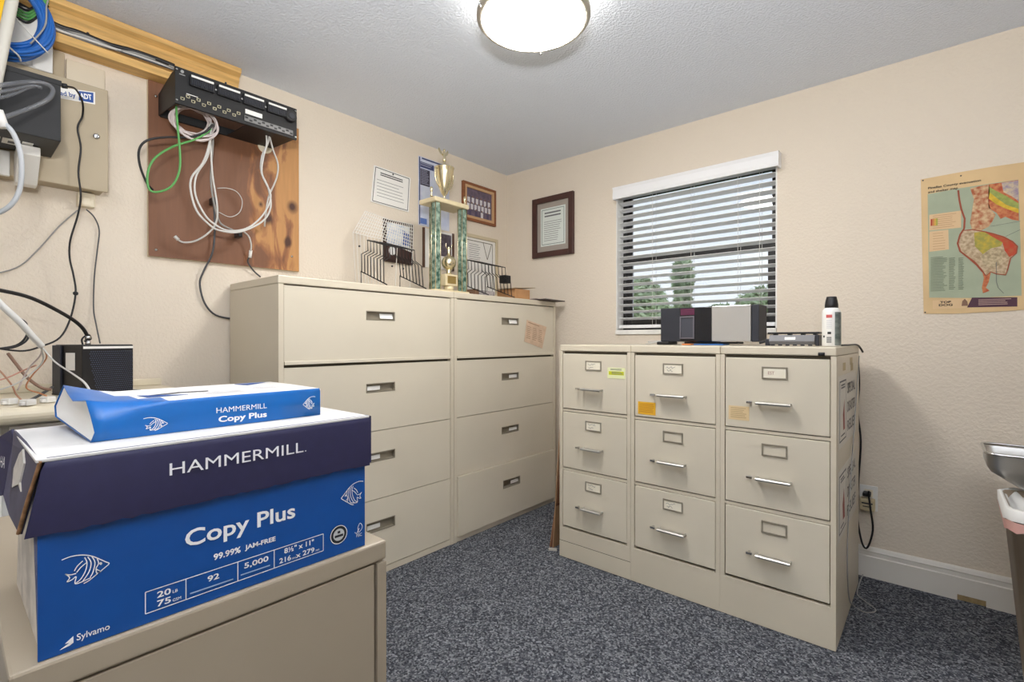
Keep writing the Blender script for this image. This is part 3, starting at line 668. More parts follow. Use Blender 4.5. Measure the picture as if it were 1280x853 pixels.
def plywood_material():
    m = bpy.data.materials.new('stained_plywood'); m.use_nodes = True
    n, l = m.node_tree.nodes, m.node_tree.links; b = n['Principled BSDF']; b.inputs['Roughness'].default_value = .55
    tc = n.new('ShaderNodeTexCoord'); sx = n.new('ShaderNodeSeparateXYZ'); l.new(tc.outputs['Object'], sx.inputs[0])
    mp = n.new('ShaderNodeMapping'); mp.inputs['Scale'].default_value = (1, 5, 1.6); l.new(tc.outputs['Object'], mp.inputs[0])
    t = n.new('ShaderNodeTexNoise'); t.inputs['Scale'].default_value = 2.2; t.inputs['Detail'].default_value = 6; t.inputs['Distortion'].default_value = 1.2; l.new(mp.outputs[0], t.inputs['Vector'])
    t2 = n.new('ShaderNodeTexNoise'); t2.inputs['Scale'].default_value = 60; t2.inputs['Detail'].default_value = 3
    mp2 = n.new('ShaderNodeMapping'); mp2.inputs['Scale'].default_value = (1, 1.5, .12); l.new(tc.outputs['Object'], mp2.inputs[0]); l.new(mp2.outputs[0], t2.inputs['Vector'])
    def mth(op, a, b_=None, c=None):
        k = n.new('ShaderNodeMath'); k.operation = op
        for i, q in enumerate((a, b_, c)):
            if q is None: continue
            if isinstance(q, (int, float)): k.inputs[i].default_value = q
            else: l.new(q, k.inputs[i])
        return k.outputs[0]
    # bare orange heartwood towards the right-hand side
    g = mth('MULTIPLY_ADD', sx.outputs['Y'], 2.6, .02)
    f = mth('ADD', g, mth('MULTIPLY', mth('SUBTRACT', t.outputs['Fac'], .5), 2.6))
    cr = n.new('ShaderNodeValToRGB'); e = cr.color_ramp.elements
    e[0].position = .3; e[0].color = C('83573C'); e[1].position = .72; e[1].color = C('C9935A')
    k = e.new(.5); k.color = C('A46C44'); l.new(f, cr.inputs[0])
    col = cr.outputs[0]
    mx = n.new('ShaderNodeMix'); mx.data_type = 'RGBA'; mx.blend_type = 'MULTIPLY'; mx.inputs['Factor'].default_value = .25
    l.new(col, mx.inputs['A']); l.new(t2.outputs['Fac'], mx.inputs['B']); col = mx.outputs['Result']
    for ky, kz, kr in ((.165, .245, .032), (.262, .145, .026), (.285, .33, .035), (.13, .31, .02)):
        dy_ = mth('SUBTRACT', sx.outputs['Y'], ky); dz_ = mth('MULTIPLY', mth('SUBTRACT', sx.outputs['Z'], kz), .8)
        d = mth('SQRT', mth('ADD', mth('MULTIPLY', dy_, dy_), mth('MULTIPLY', dz_, dz_)))
        d = mth('ADD', d, mth('MULTIPLY', mth('SUBTRACT', t.outputs['Fac'], .5), .03))
        ff = mth('SUBTRACT', 1.0, mth('DIVIDE', d, kr)); k = n.new('ShaderNodeClamp'); l.new(mth('MULTIPLY', ff, 1.6), k.inputs[0])
        q = n.new('ShaderNodeMix'); q.data_type = 'RGBA'; l.new(k.outputs[0], q.inputs['Factor']); l.new(col, q.inputs['A']); q.inputs['B'].default_value = C('4A2A1C'); col = q.outputs['Result']
    l.new(col, b.inputs['Base Color'])
    return m
pb = thing('plywood_board', 'reddish-brown stained plywood backboard screwed to the wall under the patch panel', 'board', (.0, -1.974, 1.471))
MB().box(.002, .016, -2.297, -1.652, 1.471, 2.212).build('edge', mat('painted_board_edge', 'D8C7A8', .7), pb)
MB().box(.016, .0205, -2.296, -1.653, 1.472, 2.211).build('face', plywood_material(), pb)
for y, z in ((-1.69, 1.545), (-2.27, 1.50), (-2.27, 2.15)):
    MB().lathe([(.006, 0), (.006, .002), (.003, .004)], (.0206, y, z), 10, 'x').build('screw', M_chrome, pb)

# pine cable trough along the ceiling
tr = thing('cable_trough', 'bare pine cable trough running along the top of the left wall', 'trough', (.03, -2.75, 2.25))
ya, yb_ = -3.9, -1.945
MB().slab([(.002, ya, 2.30), (.022, ya, 2.30), (.026, ya, 2.322), (.036, ya, 2.336), (.036, ya, 2.352), (.058, ya, 2.366), (.062, ya, 2.386), (.002, ya, 2.386)], (0, yb_-ya, 0)).build('crown_moulding', M_pine, tr)
MB().slab([(.002, ya, 2.215), (.080, ya, 2.215), (.080, ya, 2.247), (.072, ya, 2.252), (.002, ya, 2.252)], (0, -2.06-ya, 0)).build('ledge', M_pine, tr, .002)
MB().box(.002, .008, ya, yb_-.02, 2.2525, 2.2995).build('back_board', M_pine, tr)
for y in (-2.49, -2.25, -2.0): MB().lathe([(.006, 0), (.004, .003)], (.0225, y, 2.311), 8, 'x').build('nail', M_dark, tr)
rc = thing('cable_bundle', 'bundle of black and grey cables lying in the pine trough', 'cable', (.06, -2.75, 2.255))
for i, (k, r, m) in enumerate((('rail1', .009, M_blk), ('rail2', .006, M_grey), ('rail3', .006, M_grey), ('rail4', .005, M_greyw), ('rail5', .005, M_dgrey))):
    MB().tube([(x, y, max(z, 2.262)) for x, y, z in D[k]], r, 6).build('cable', m, rc)

# black 19-inch patch panel on its wall bracket
pp = thing('patch_panel', 'black rack patch panel on a wall bracket above the plywood board', 'patch panel', (.14, -2.024, 2.04))
py0, py1, pz0, pz1 = -2.266, -1.783, 2.047, 2.191
MB().box(.258, .270, py0, py1, pz0, pz1).build('front_panel', M_blackm, pp, .001)
MB().slab([(.0215, py0+.005, 2.07), (.257, py0+.005, 2.052), (.257, py0+.005, 2.186), (.20, py0+.005, 2.186), (.0215, py0+.005, 2.16)], (0, .004, 0)).build('side_plate', M_blackm, pp)
MB().slab([(.0215, py1-.009, 2.07), (.257, py1-.009, 2.052), (.257, py1-.009, 2.186), (.20, py1-.009, 2.186), (.0215, py1-.009, 2.16)], (0, .004, 0)).build('side_plate', M_blackm, pp)
MB().slab([(.0215, -2.0, 2.066), (.257, -2.0, 2.0485), (.257, py1-.01, 2.0485), (.0215, py1-.01, 2.066)], (0, 0, .003)).build('bottom_plate', M_blackm, pp)
MB().box(.0215, .034, py0+.01, py1-.01, 2.066, 2.10).build('back_bar', M_blackm, pp)
st = D['strips']
for i in range(4):
    (_, a, za), (_, b, zb) = st[2*i], st[2*i+1]
    z0 = 2.165
    blk = MB().box(.2702, .281, a-.004, b+.004, z0-.034, z0+.008).build('punch_down_block', M_black, pp, .001)
    MB().box(.281, .2835, a, b, z0-.001, z0+.007).build('label_strip', M_paper, blk)
    m = MB()
    for k in range(12):
        yy = a + (b-a)*(k+.5)/12; m.box(.281, .2845, yy-.0018, yy+.0018, z0-.030, z0-.006)
    tag(m.build('wiring_teeth', M_dark, blk), kind='stuff')
    MB().tube([(.2702, b+.010, z0-.016), (.276, b+.010, z0-.016)], .004, 8, smooth=0).build('screw', M_chrome, pp)
for (_, y, z) in D['jacks']:
    j = rect_frame(0, .013, 0, .011, 0, .004, .002)
    m = MB()
    for p, q in ((-.0065, -.0045), (.0045, .0065)): m.box(.2702, .274, y+p, y+q, z-.005, z+.005)
    m.box(.2702, .274, y-.0045, y+.0045, z-.006, z-.0045).box(.2702, .274, y-.0025, y+.0025, z+.003, z+.005)
    jk = m.build('jack', mat('ivory_keystone', 'C9C2A4', .5), pp)
m = MB().box(.2702, .2745, D['ports'][0][1], D['ports'][1][1], 2.060, 2.083).build('port_strip', mat('grey_metal_strip', '6E6E6E', .4, .6), pp)
for k in range(12):
    y = D['ports'][0][1] + (D['ports'][1][1]-D['ports'][0][1])*(k+.5)/12
    MB().box(.2745, .2755, y-.006, y+.006, 2.064 if k % 2 else 2.072, 2.071 if k % 2 else 2.0795).build('port', M_black, m)
MB().box(.2702, .2712, -2.008, -1.938, 2.094, 2.113).build('label_card', M_paper, pp)
yk, zk = D['pknob'][0][1], D['pknob'][0][2]
MB().lathe([(.026, 0), (.027, .012), (.022, .018)], (.2702, yk, zk), 24, 'x').build('round_cap', M_black, pp)
MB().lathe([(.013, 0), (.013, .003)], (.2885, yk, zk), 20, 'x').build('cap_centre', M_dark, pp)
MB().lathe([(.006, 0), (.006, .003), (.0005, .003)], (.2702, -2.2423, 2.176), 12, 'x').build('round_logo', mat('silver_print', 'A8A8A8', .4), pp)
MB().box(.2702, .2708, -2.252, -2.232, 2.163, 2.166).build('logo_line', mat('silver_print', 'A8A8A8', .4), pp)
MB().box(.2702, .2712, -2.228, -2.188, 2.094, 2.0965).build('jack_label', M_paper, pp)
for y in (py0+.006, py1-.006):
    for z in (pz0+.012, pz1-.012): MB().lathe([(.005, 0), (.005, .002), (.002, .004)], (.2702, y, z), 10, 'x').build('screw', M_chrome, pp)
tag(MB().lathe([(.034, 0), (.036, .004), (.030, .008), (.012, .010)], (.021, -1.8242, 2.0697), 24, 'x').build('cable_grommet', M_cream, None), 'round cream cable grommet on the plywood below the patch panel', 'grommet')

# cables hanging on the board
ck = thing('cable_coil', 'coil of pinkish-white network cable hanging under the left of the patch panel', 'cable', (.16, -2.17, 2.02))
r_ = random.Random(3)
for k in range(7):
    pts = []
    ra = .082 + .012*r_.uniform(-1, 1) - .004*k; rb = .068 + .008*r_.uniform(-1, 1) - .002*k
    for a in range(16):
        t_ = 2*math.pi*a/16
        pts.append((.20 + .03*r_.uniform(-.4, .4) - .008*k + .02*math.cos(t_), -2.175 + ra*math.cos(t_), 2.015 + rb*math.sin(t_) + .004*k))
    MB().tube(pts, .0042, 6, closed=True, smooth=3).build('loop', M_pinkw, ck)
cable('green', .0042, M_grc, 'bright green network cable looping below the left end of the patch panel')
cable('blackloop', .0045, M_blk, 'black cable looping out to the left of the plywood board')
G = 'pale network cables hanging over the plywood board'
cable('cabA', .0042, M_greyw, 'longest pale cable looping in a wide U across the plywood board', group=G)
cable('cabB', .0040, M_greyw, 'pale cable making the inner U loop on the plywood board', group=G)
cable('cabC', .0042, M_grey, 'grey cable hanging straight down through the upper black clip', group=G)
o = cable('cabD', .0040, M_greyw, 'pale cable ending in a loose white plug left of the clips', group=G)
MB().tube(D['plugD'], .007, 4, smooth=0).build('plug', M_wplast, o)
cable('cabE', .0042, M_dgrey, 'dark grey cable dropping from the board to behind the left lateral cabinet')
cable('cabF', .0018, M_greyw, 'thin curled wire loop in the middle of the plywood board', group=G)
cable('cabG', .0038, M_greyw, 'pale cable bulging to the right on the plywood board', group=G)
o = cable('cabH', .0036, M_greyw, 'short pale cable hanging from the lower black clip to a white coupler', group=G)
MB().tube(D['plugH'], .008, 6, smooth=0).build('coupler', M_wplast, o)
cable('cabI', .0036, M_dgrey, 'short dark cable running from the white coupler down behind the cabinet')
for (x, y, z), l_ in zip(D['clips'], ('upper black cable clip on the plywood board', 'lower black cable clip on the plywood board')):
    tag(MB().box(x-.045 if x > .07 else .0215, x+.012, y-.009, y+.009, z-.016, z+.016).build('cable_clip', M_black, None, .003), l_, 'clip')

# alarm panel and its neighbours
ap = thing('alarm_panel', 'beige metal alarm panel with a blue and white sticker and a key in its lock', 'alarm panel', (.05, -2.62, 1.687))
M_apan = mat('taupe_painted_steel', 'B5A68C', .5, noise=.02, nscale=4)
MB().box(.002, .090, -2.84, -2.452, 1.692, 2.076).build('case', M_apan, ap, .003)
dr = MB().box(.0905, .100, -2.845, -2.442, 1.687, 2.082).build('door', M_apan, ap, .003)
MB().lathe([(.010, 0), (.010, .006), (.006, .007)], (.1002, -2.478, 1.893), 14, 'x').build('lock', M_chrome, dr)
MB().box(.107, .128, -2.479, -2.477, 1.886, 1.900).build('key', M_chrome, dr, .001)
sk = MB().slab([(.1003, -2.64, 1.993), (.1003, -2.481, 2.014), (.1003, -2.481, 2.061), (.1003, -2.64, 2.028)], (.0006, 0, 0)).build('sticker', M_paper, dr)
MB().slab([(.1010, -2.528, 2.0125), (.1010, -2.486, 2.018), (.1010, -2.486, 2.056), (.1010, -2.528, 2.047)], (.0004, 0, 0)).build('blue_field', mat('blue_sticker', '1E4E9C', .5), sk)
text('ADT', (.1015, -2.5235, 2.0215), V(0, .988, .155), V(0, -.155, .988), .034, .020, 'lettering', M_lett, sk, .04)
text('secured by', (.1012, -2.622, 2.000), V(0, .988, .155), V(0, -.155, .988), .088, .022, 'lettering', mat('blue_ink', '2A4E93', .6), sk, .02)
tag(MB().box(.001, .020, -2.553, -2.437, 2.078, 2.189).build('blank_wall_plate', mat('cream_wall_cover', 'DCCFB8', .6), None, .003), 'cream blank cover plate on the wall just above the alarm panel', 'cover')
tag(MB().box(.001, .012, -2.68, -2.556, 2.09, 2.21).build('back_plate', M_apan, None, .003), 'taupe back plate on the wall behind the blue cable coil', 'cover')
wo = thing('phone_jack_box', 'small cream surface jack box on the wall under the alarm panel', 'socket', (.01, -2.497, 1.634))
MB().box(.001, .036, -2.523, -2.471, 1.634, 1.688).build('housing', M_cream, wo, .005)
MB().box(.0362, .038, -2.512, -2.484, 1.640, 1.668).build('cover', mat('ivory_cover', 'EADFC6', .4), wo, .002)
ub = thing('utility_box', 'white plastic utility box behind the blue cable coil', 'box', (.05, -2.66, 2.09))
MB().slab([(.021, -2.74, 2.085), (.095, -2.74, 2.085), (.095, -2.74, 2.29), (.0815, -2.74, 2.29), (.0815, -2.74, 2.212), (.021, -2.74, 2.212)], (0, .142, 0)).build('housing', M_wplast, ub, .004)
for k in range(5): MB().box(.0955, .101, -2.72+.017*k, -2.712+.017*k, 2.088, 2.16).build('rib', M_wplast, ub)
# black recorder on a white bracket
nv = thing('network_recorder', 'black box-shaped recorder mounted in front of the alarm panel', 'recorder', (.24, -2.83, 1.765))
MB().box(.13, .35, -3.06, -2.607, 1.768, 1.962).build('case', M_blackm, nv, .003)
MB().box(.345, .352, -3.062, -2.605, 1.952, 1.968).build('top_lip', M_blackm, nv, .001)
for y0_, w in ((-2.775, .035), (-2.735, .04), (-2.69, .026)):
    MB().box(.20, .262, y0_, y0_+w, 1.7668, 1.7678).build('label', M_paper, nv)
m = MB()
MB().box(.215, .24, -2.768, -2.748, 1.766, 1.7667).build('code_print', M_ink, nv)
MB().box(.215, .24, -2.722, -2.702, 1.766, 1.7667).build('code_print', M_ink, nv)
br = thing('wall_bracket', 'white angled bracket holding the black recorder from below', 'bracket', (.15, -2.72, 1.66))
MB().slab([(.102, -2.70, 1.765), (.24, -2.70, 1.765), (.24, -2.70, 1.735), (.15, -2.70, 1.655), (.102, -2.70, 1.655)], (0, .055, 0)).build('arm', M_wplast, br, .003)
MB().box(.1015, .12, -2.83, -2.71, 1.68, 1.765).build('plate', M_wplast, br, .003)
# blue coil
bc = thing('cable_coil', 'big coil of blue network cable hung by the ceiling, tied with a white string', 'cable', (.2, -2.72, 2.06))
r_ = random.Random(11)
M_bluec = mat('blue_cable', '1F63B5', .35)
for k in range(16):
    ph = r_.uniform(0, 6.28); rr_ = .088 + .036*((k % 8)/8) ; xo = .20 + .022*(k // 8) + r_.uniform(-.008, .008)
    pts = []
    for a in range(18):
        t_ = 2*math.pi*a/18 + ph
        w = 1 + .035*math.sin(3*t_+k)
        pts.append((xo + .012*math.sin(t_+k*.7), -2.729 + rr_*w*math.cos(t_)*.98, 2.19 + rr_*1.16*w*math.sin(t_)))
    MB().tube(pts, .0062, 7, closed=True, smooth=3).build('loop', M_bluec, bc)
MB().tube([(.26, -2.705, 2.165), (.268, -2.672, 2.125), (.262, -2.628, 2.083)], .0022, 6).build('string_tie', M_greyw, bc)
MB().tube([(.262, -2.622, 2.28), (.268, -2.632, 2.24), (.262, -2.636, 2.17), (.25, -2.67, 2.10)], .0026, 6).build('grey_strand', M_grey, bc)
MB().tube([(.245, -2.74, 2.09), (.268, -2.715, 2.055), (.262, -2.70, 2.045), (.21, -2.69, 2.05), (.196, -2.70, 2.075)], .0028, 6).build('zip_tie', M_wplast, bc)
gb = thing('cable_bundle', 'green and black cables fanning out behind the blue coil', 'cable', (.12, -2.72, 2.2))
for k in range(5):
    MB().tube([(x, y, z - .011*k) for x, y, z in D['greens']], .004, 6).build('cable', (M_grc if k in (1, 2, 3) else M_blk), gb)
D['pole'] = [(D['pole'][0][0]-.01, D['pole'][0][1]+.01, 2.386)] + D['pole'] + [(.36, -2.96, 1.35), (.2, -3.05, 1.08), (.10, -3.08, .945)]
D['greycable'] = D['greycable'] + [(.30, -2.98, 1.38), (.06, -3.02, 1.30), (.012, -3.02, 1.27)]
D['coax'] = [(.012, -3.0, 1.02), (.15, -2.98, 1.14), (.38, -2.86, 1.24)] + D['coax']
D['sheath'] = [(.012, -3.05, 1.62), (.25, -3.0, 1.52), (.52, -2.86, 1.33)] + D['sheath']
cable('pole', .0145, mat('white_flex_conduit', 'C9C5BA', .5), 'thick white flexible conduit dropping from the ceiling in front of the blue coil', 'conduit', sm=8, seg=12)
cable('yellow', .012, mat('yellow_cable', 'F2C21B', .45), 'yellow cable beside the white conduit at the top left', seg=8)
cable('greycable', .0065, mat('cool_grey_cable', 'B7BABD', .45), 'cool grey cable hanging from a white connector beside the black recorder', seg=8)
tag(MB().tube(D['greyplug'], .012, 8, smooth=0).build('connector', M_wplast), 'white cable connector hanging in front of the black recorder', 'connector')
cc = thing('cable_coil', 'coil of translucent grey cable in front of the black recorder', 'cable', (.47, -2.75, 1.86))
M_clear = mat('translucent_grey_cable', '77797E', .15, spec=.7, alpha=.5)
for k in ('clear1', 'clear2', 'clear3'): MB().tube(D[k], .0065 if k == 'clear1' else .005, 8).build('strand', M_clear, cc)
o = cable('wireblack', .0032, M_blk, 'thin black power lead from the recorder down to the counter')
MB().tube([D['wireblack'][0], D['wireblack'][1]], .008, 8, smooth=0).build('plug', M_black, o)
kx = D['wireblack'][13]; MB().lathe([(.001, -.009), (.008, -.004), (.008, .004), (.001, .009)], kx, 8).build('knot', M_black, o)
cable('wirebl2', .003, M_blk, 'short black lead curling up at the left above the counter')
cable('wirebl3', .003, M_blk, 'second short black lead beside the white cable sheath')
cable('wiregrey', .0024, M_grey, 'thin grey wire running left from the jack box along the wall')
cable('wiregrey2', .0024, M_dgrey, 'thin grey wire hanging from the jack box down to the black modem')
o = cable('coax', .0058, M_blk, 'thick black coaxial cable arching down to the black modem', seg=9)
e = Vector(D['coax'][-1]); MB().lathe([(.008, -.004), (.008, .01), (.006, .011), (.006, .016), (.009, .017), (.009, .03), (.006, .031)], e, 12).build('connector', M_chrome, o)

# modem on the counter
a = math.radians(22)
md = thing('modem', 'black modem with a mesh side standing on the cream counter', 'modem', (.33, -2.5522, .9262), a)
w_, d_, h_ = .165, .147, .1755
MB().box(-d_, 0, 0, w_, .004, h_).build('case', M_black, md, .004, local=True)
MB().box(-d_-.006, .012, -.006, w_+.02, .0005, .006).build('foot', M_black, md, .002, local=True)
MB().box(-d_+.0, -.028-.075, -.0075, -.0005, .006, h_-.002).build('edge_panel', M_dark, md, .002, local=True)
MB().box(-.085, -.038, -.0014, -.0004, h_-.088, h_-.028).build('label', M_paper, md, local=True)
MB().box(.0005, .0015, .002, w_-.002, h_-.014, h_-.006).build('light_strip', M_paper, md, local=True)
m = MB()
for i in range(22):
    for j in range(20):
        y = .022 + .0065*i + (.00325 if j % 2 else 0); z = .012 + .0073*j
        if z < h_-.018 and y < w_-.004 and y > .014 + (h_-z)*.16: m.add([(.0025, y-.0024, z), (.0005, y, z-.0026), (.0025, y+.0024, z), (.0005, y, z+.0026)], [(0,1,2,3)])
tag(m.build('mesh_grille', mat('blue_black_mesh', '4A5168', .35), md, local=True), kind='stuff')
MB().tube([(-.05, .03, h_), (-.05, .028, h_+.02), (-.047, .045, h_+.035), (-.05, .055, h_+.02), (-.05, .035, h_+.012)], .003, 6).build('antenna_loop', M_black, md, local=True)

# splayed telephone wires on the counter
o = cable('sheath', .0085, mat('white_cable_sheath', 'E9E8E4', .4), 'thick white cable sheath coming down from the left above the counter', seg=9)
wf = thing('wire_fan', 'tangle of thin telephone wires with white plugs spread over the counter', 'cable', (.45, -2.69, .928))
cols = [M_pinkw, mat('orange_wire', 'C98A62', .5), M_greyw, mat('brown_wire', '8A6A58', .5), mat('copper_wire', 'B8876C', .5), M_dgrey, mat('salmon_wire', 'D39A86', .5)]
for k in range(1, 8):
    r = .0045 if k in (4, 6) else .0022
    MB().tube([(x, y, max(z, .9275+r)) for x, y, z in D['fan%d' % k]], r, 6).build('wire', cols[k-1], wf)
for (x, y, z) in D['plugs']:
    p = MB().obox((x, y, .9365), (.011, .008, 0), (-.008, .011, 0), (0, 0, .009)).build('plug', M_wplast, wf, .003)
    MB().obox((x+.010, y-.012, .934), (.006, .003, 0), (-.003, .006, 0), (0, 0, .005)).build('plug_tip', M_wplast, p, .002)
cable('thin1', .0022, M_greyw, 'thin white wire crossing in front of the modem to the paper ream')
# ---------------------------------------------------------------- pictures on the walls
def framed_x(name, label, y0, y1, z0, z1, w, m_frame, m_inner, depth=.018, cat='picture', x0=.001, inner_w=0, m_liner=None):
    t = thing(name, label, cat, (x0, (y0+y1)/2, z0))
    m = MB().box(x0, x0+depth, y0, y0+w, z0, z1).box(x0, x0+depth, y1-w, y1, z0, z1).box(x0, x0+depth, y0+w, y1-w, z0, z0+w).box(x0, x0+depth, y0+w, y1-w, z1-w, z1)
    m.build('frame', m_frame, t, .002)
    if inner_w:
        a, b, c, d = y0+w+.0003, y1-w-.0003, z0+w+.0003, z1-w-.0003; v = inner_w
        MB().box(x0, x0+depth-.004, a, a+v, c, d).box(x0, x0+depth-.004, b-v, b, c, d).box(x0, x0+depth-.004, a+v, b-v, c, c+v).box(x0, x0+depth-.004, a+v, b-v, d-v, d).build('liner', m_liner, t)
    k = w+inner_w
    p = MB().box(x0+.001, x0+.006, y0+k+.0005, y1-k-.0005, z0+k+.0005, z1-k-.0005).build('print', m_inner, t)
    return t, p, (y0+k, y1-k, z0+k, z1-k)
# loose certificate, slightly tilted
cf = thing('certificate', 'white certificate with thin black border pinned above the wire racks', 'certificate', (.002, -1.065, 1.92))
c4 = [V(.002, -1.216, 1.930), V(.002, -.941, 1.921), V(.002, -.927, 2.140), V(.002, -1.192, 2.151)]
MB().slab(c4, (.004, 0, 0)).build('sheet', M_paper, cf)
def inset(q, f): 
    c = sum(q, V(0,0,0))/4; return [c + (p-c)*f for p in q]
q = [p + V(.0045, 0, 0) for p in inset(c4, .92)]
m = MB()
for i in range(4): m.stroke([q[i], q[(i+1) % 4]], .004, X)
tag(m.build('border_line', M_inkd, cf), kind='stuff')
u = (c4[1]-c4[0]).normalized()
m = MB(); lines(m, V(.0062, -1.15, 2.095), V(0, 1, -.035), Z, .17, .024, 2, .006, .1); tag(m.build('heading', M_inkd, cf), kind='stuff')
m = MB(); lines(m, V(.0062, -1.175, 1.965), V(0, 1, -.035), Z, .20, .115, 6, .0025); tag(m.build('fine_print', M_ink, cf), kind='stuff')
MB().lathe([(.005, 0), (.005, .002)], (.0062, -1.06, 2.128), 10, 'x').build('emblem', M_inkd, cf)
# blue poster behind the trophy
po = thing('poster', 'tall pale blue poster with navy heading blocks, behind the trophy cup', 'poster', (.002, -.73, 1.857))
M_pblue = mat('pale_blue_poster', 'DDE1EC', .6, col2='BCC4DC', nscale=9)
MB().box(.001, .004, -.862, -.600, 1.857, 2.300).build('sheet', M_pblue, po)
M_pnavy = mat('navy_poster_print', '3B4570', .6)
MB().box(.0042, .0047, -.858, -.850, 1.862, 2.296).build('edge_band', M_pnavy, po); MB().box(.0042, .0047, -.835, -.604, 2.286, 2.296).build('top_band', M_pnavy, po)
MB().box(.0042, .0047, -.848, -.735, 2.232, 2.268).build('heading_block', M_pnavy, po)
tb = MB().box(.0042, .0047, -.848, -.770, 2.118, 2.224).build('text_block', mat('dark_poster_block', '3C3A4A', .6), po)
m = MB(); lines(m, V(.0049, -.843, 2.123), Y, Z, .066, .096, 9, .004); tag(m.build('fine_print', mat('pale_print', '9A9CB0', .7), tb), kind='stuff')
m = MB(); lines(m, V(.0049, -.845, 2.238), Y, Z, .10, .026, 2, .006); tag(m.build('fine_print', mat('pale_print', '9A9CB0', .7), po), kind='stuff')
MB().box(.0042, .0047, -.848, -.795, 1.868, 1.905).build('logo_block', mat('blue_poster_block', '5C78B8', .6), po)
# team photograph
M_fr = mat('orange_brown_wood', '8A5433', .45, noise=.12, nscale=20, stretch=(1, 1, 5))
t, p, (a, b, c, d) = framed_x('team_photo', 'brown framed team photograph with tan liner on the left wall near the corner', -.484, -.147, 1.964, 2.233, .018, M_fr, mat('photo_dark_ground', '67596B', .4, noise=.25, nscale=30), .022, 'picture', .001, .018, mat('tan_liner', 'C9A27A', .5))
x = .0075
for row, (zz, n_) in enumerate(((c+.125, 6), (c+.080, 7), (c+.035, 4))):
    for k in range(n_):
        yy = a + (b-a)*(k+.7)/(n_+.4)
        g = MB().slab([(x, yy-.011, zz-.03), (x, yy+.011, zz-.03), (x, yy+.013, zz+.008), (x, yy-.013, zz+.008)], (.0006, 0, 0)).build('shirt', mat('photo_white_shirt', 'D9D6DA', .5) if row < 2 or k == 2 else mat('photo_dark_shirt', '544A63', .5), p)
        MB().lathe([(.0065, 0), (.0065, .0008)], (x, yy, zz+.016), 10, 'x').build('face', mat('photo_face', 'A98474' if (k+row) % 2 else '8A695D', .5), p)
# pale frame with a V-shaped ribbon print, under the team photo
t, p, (a, b, c, d) = framed_x('framed_print', 'pale framed print with a dark V shape behind the right-hand wire rack', -.490, -.119, 1.43, 1.872, .024, mat('pale_gold_frame', 'CDBE9F', .4), mat('print_paper', 'E6E4DF', .6), .016, 'picture')
m = MB(); yv = b-.085
m.stroke([(.0075, yv-.045, d-.02), (.0075, yv, d-.14)], .006, X); m.stroke([(.0075, yv, d-.14), (.0075, yv+.045, d-.02)], .006, X); m.stroke([(.0075, a+.03, d-.02), (.0075, b-.03, d-.02)], .005, X); m.stroke([(.0075, b-.03, d-.02), (.0075, b-.03, c+.02)], .005, X); m.stroke([(.0075, a+.03, d-.02), (.0075, a+.03, c+.02)], .005, X)
tag(m.build('v_shape', mat('olive_print', '6A6455', .7), p), kind='stuff')
m = MB(); lines(m, V(.0075, a+.05, d-.16), Y, Z, .12, .12, 8, .003); tag(m.build('fine_print', M_ink, p), kind='stuff')
# dark framed colour photograph behind the wire racks
t, p, (a, b, c, d) = framed_x('photo_plaque', 'dark wood plaque with a blue and white colour photo behind the wire racks', -1.13, -.915, 1.590, 1.847, .018, mat('dark_walnut', '3B2622', .45), mat('photo_blue', 'B7C3DA', .4, col2='E9ECF0', nscale=22), .016, 'picture')
MB().slab([(.0072, a+.001, c+.001), (.0072, b-.001, c+.001), (.0072, b-.001, c+.07), (.0072, a+.001, c+.085)], (.0006, 0, 0)).build('dark_base', mat('photo_dark', '4A3431', .5), p)
MB().slab([(.0072, b-.055, c+.10), (.0072, b-.002, c+.10), (.0072, b-.002, d-.05), (.0072, b-.055, d-.03)], (.0006, 0, 0)).build('blue_patch', mat('photo_royal_blue', '3E5FA8', .5), p)
el = [(.0082, a+.045+.026*math.cos(k*.5236), c+.052+.026*math.sin(k*.5236)) for k in range(12)]
MB().slab(el, (.0005, 0, 0)).build('white_oval', M_lett, p)
# white plaque with brown edge behind the trophy
pl = thing('wall_plaque', 'white panel with brown edges and a dark photo, hung behind the trophy posts', 'picture', (.002, -.69, 1.588))
for a in (-.830, -.575): MB().box(.001, .012, a, a+.014, 1.588, 1.846).build('edge_strip', mat('brown_strip', '5A3C2B', .5), pl)
MB().box(.001, .006, -.815, -.576, 1.59, 1.844).build('panel', M_paper, pl)
MB().box(.0062, .007, -.700, -.585, 1.68, 1.83).build('photo', mat('photo_grey', '5E5560', .5, noise=.4, nscale=30), pl)
# corkboard pins left in the wall
for y, z, l_ in ((-1.292, 1.657, 'small dark nail in the wall left of the photo plaque'), (-1.067, 1.567, 'small dark nail in the wall below the photo plaque'), (-.984, 1.561, 'small dark nail in the wall below the right of the photo plaque')):
    tag(MB().lathe([(.003, -.001), (.003, .006), (.006, .007), (.004, .010)], (.001, y, z), 8, 'x').build('nail', M_dark), l_, 'nail')

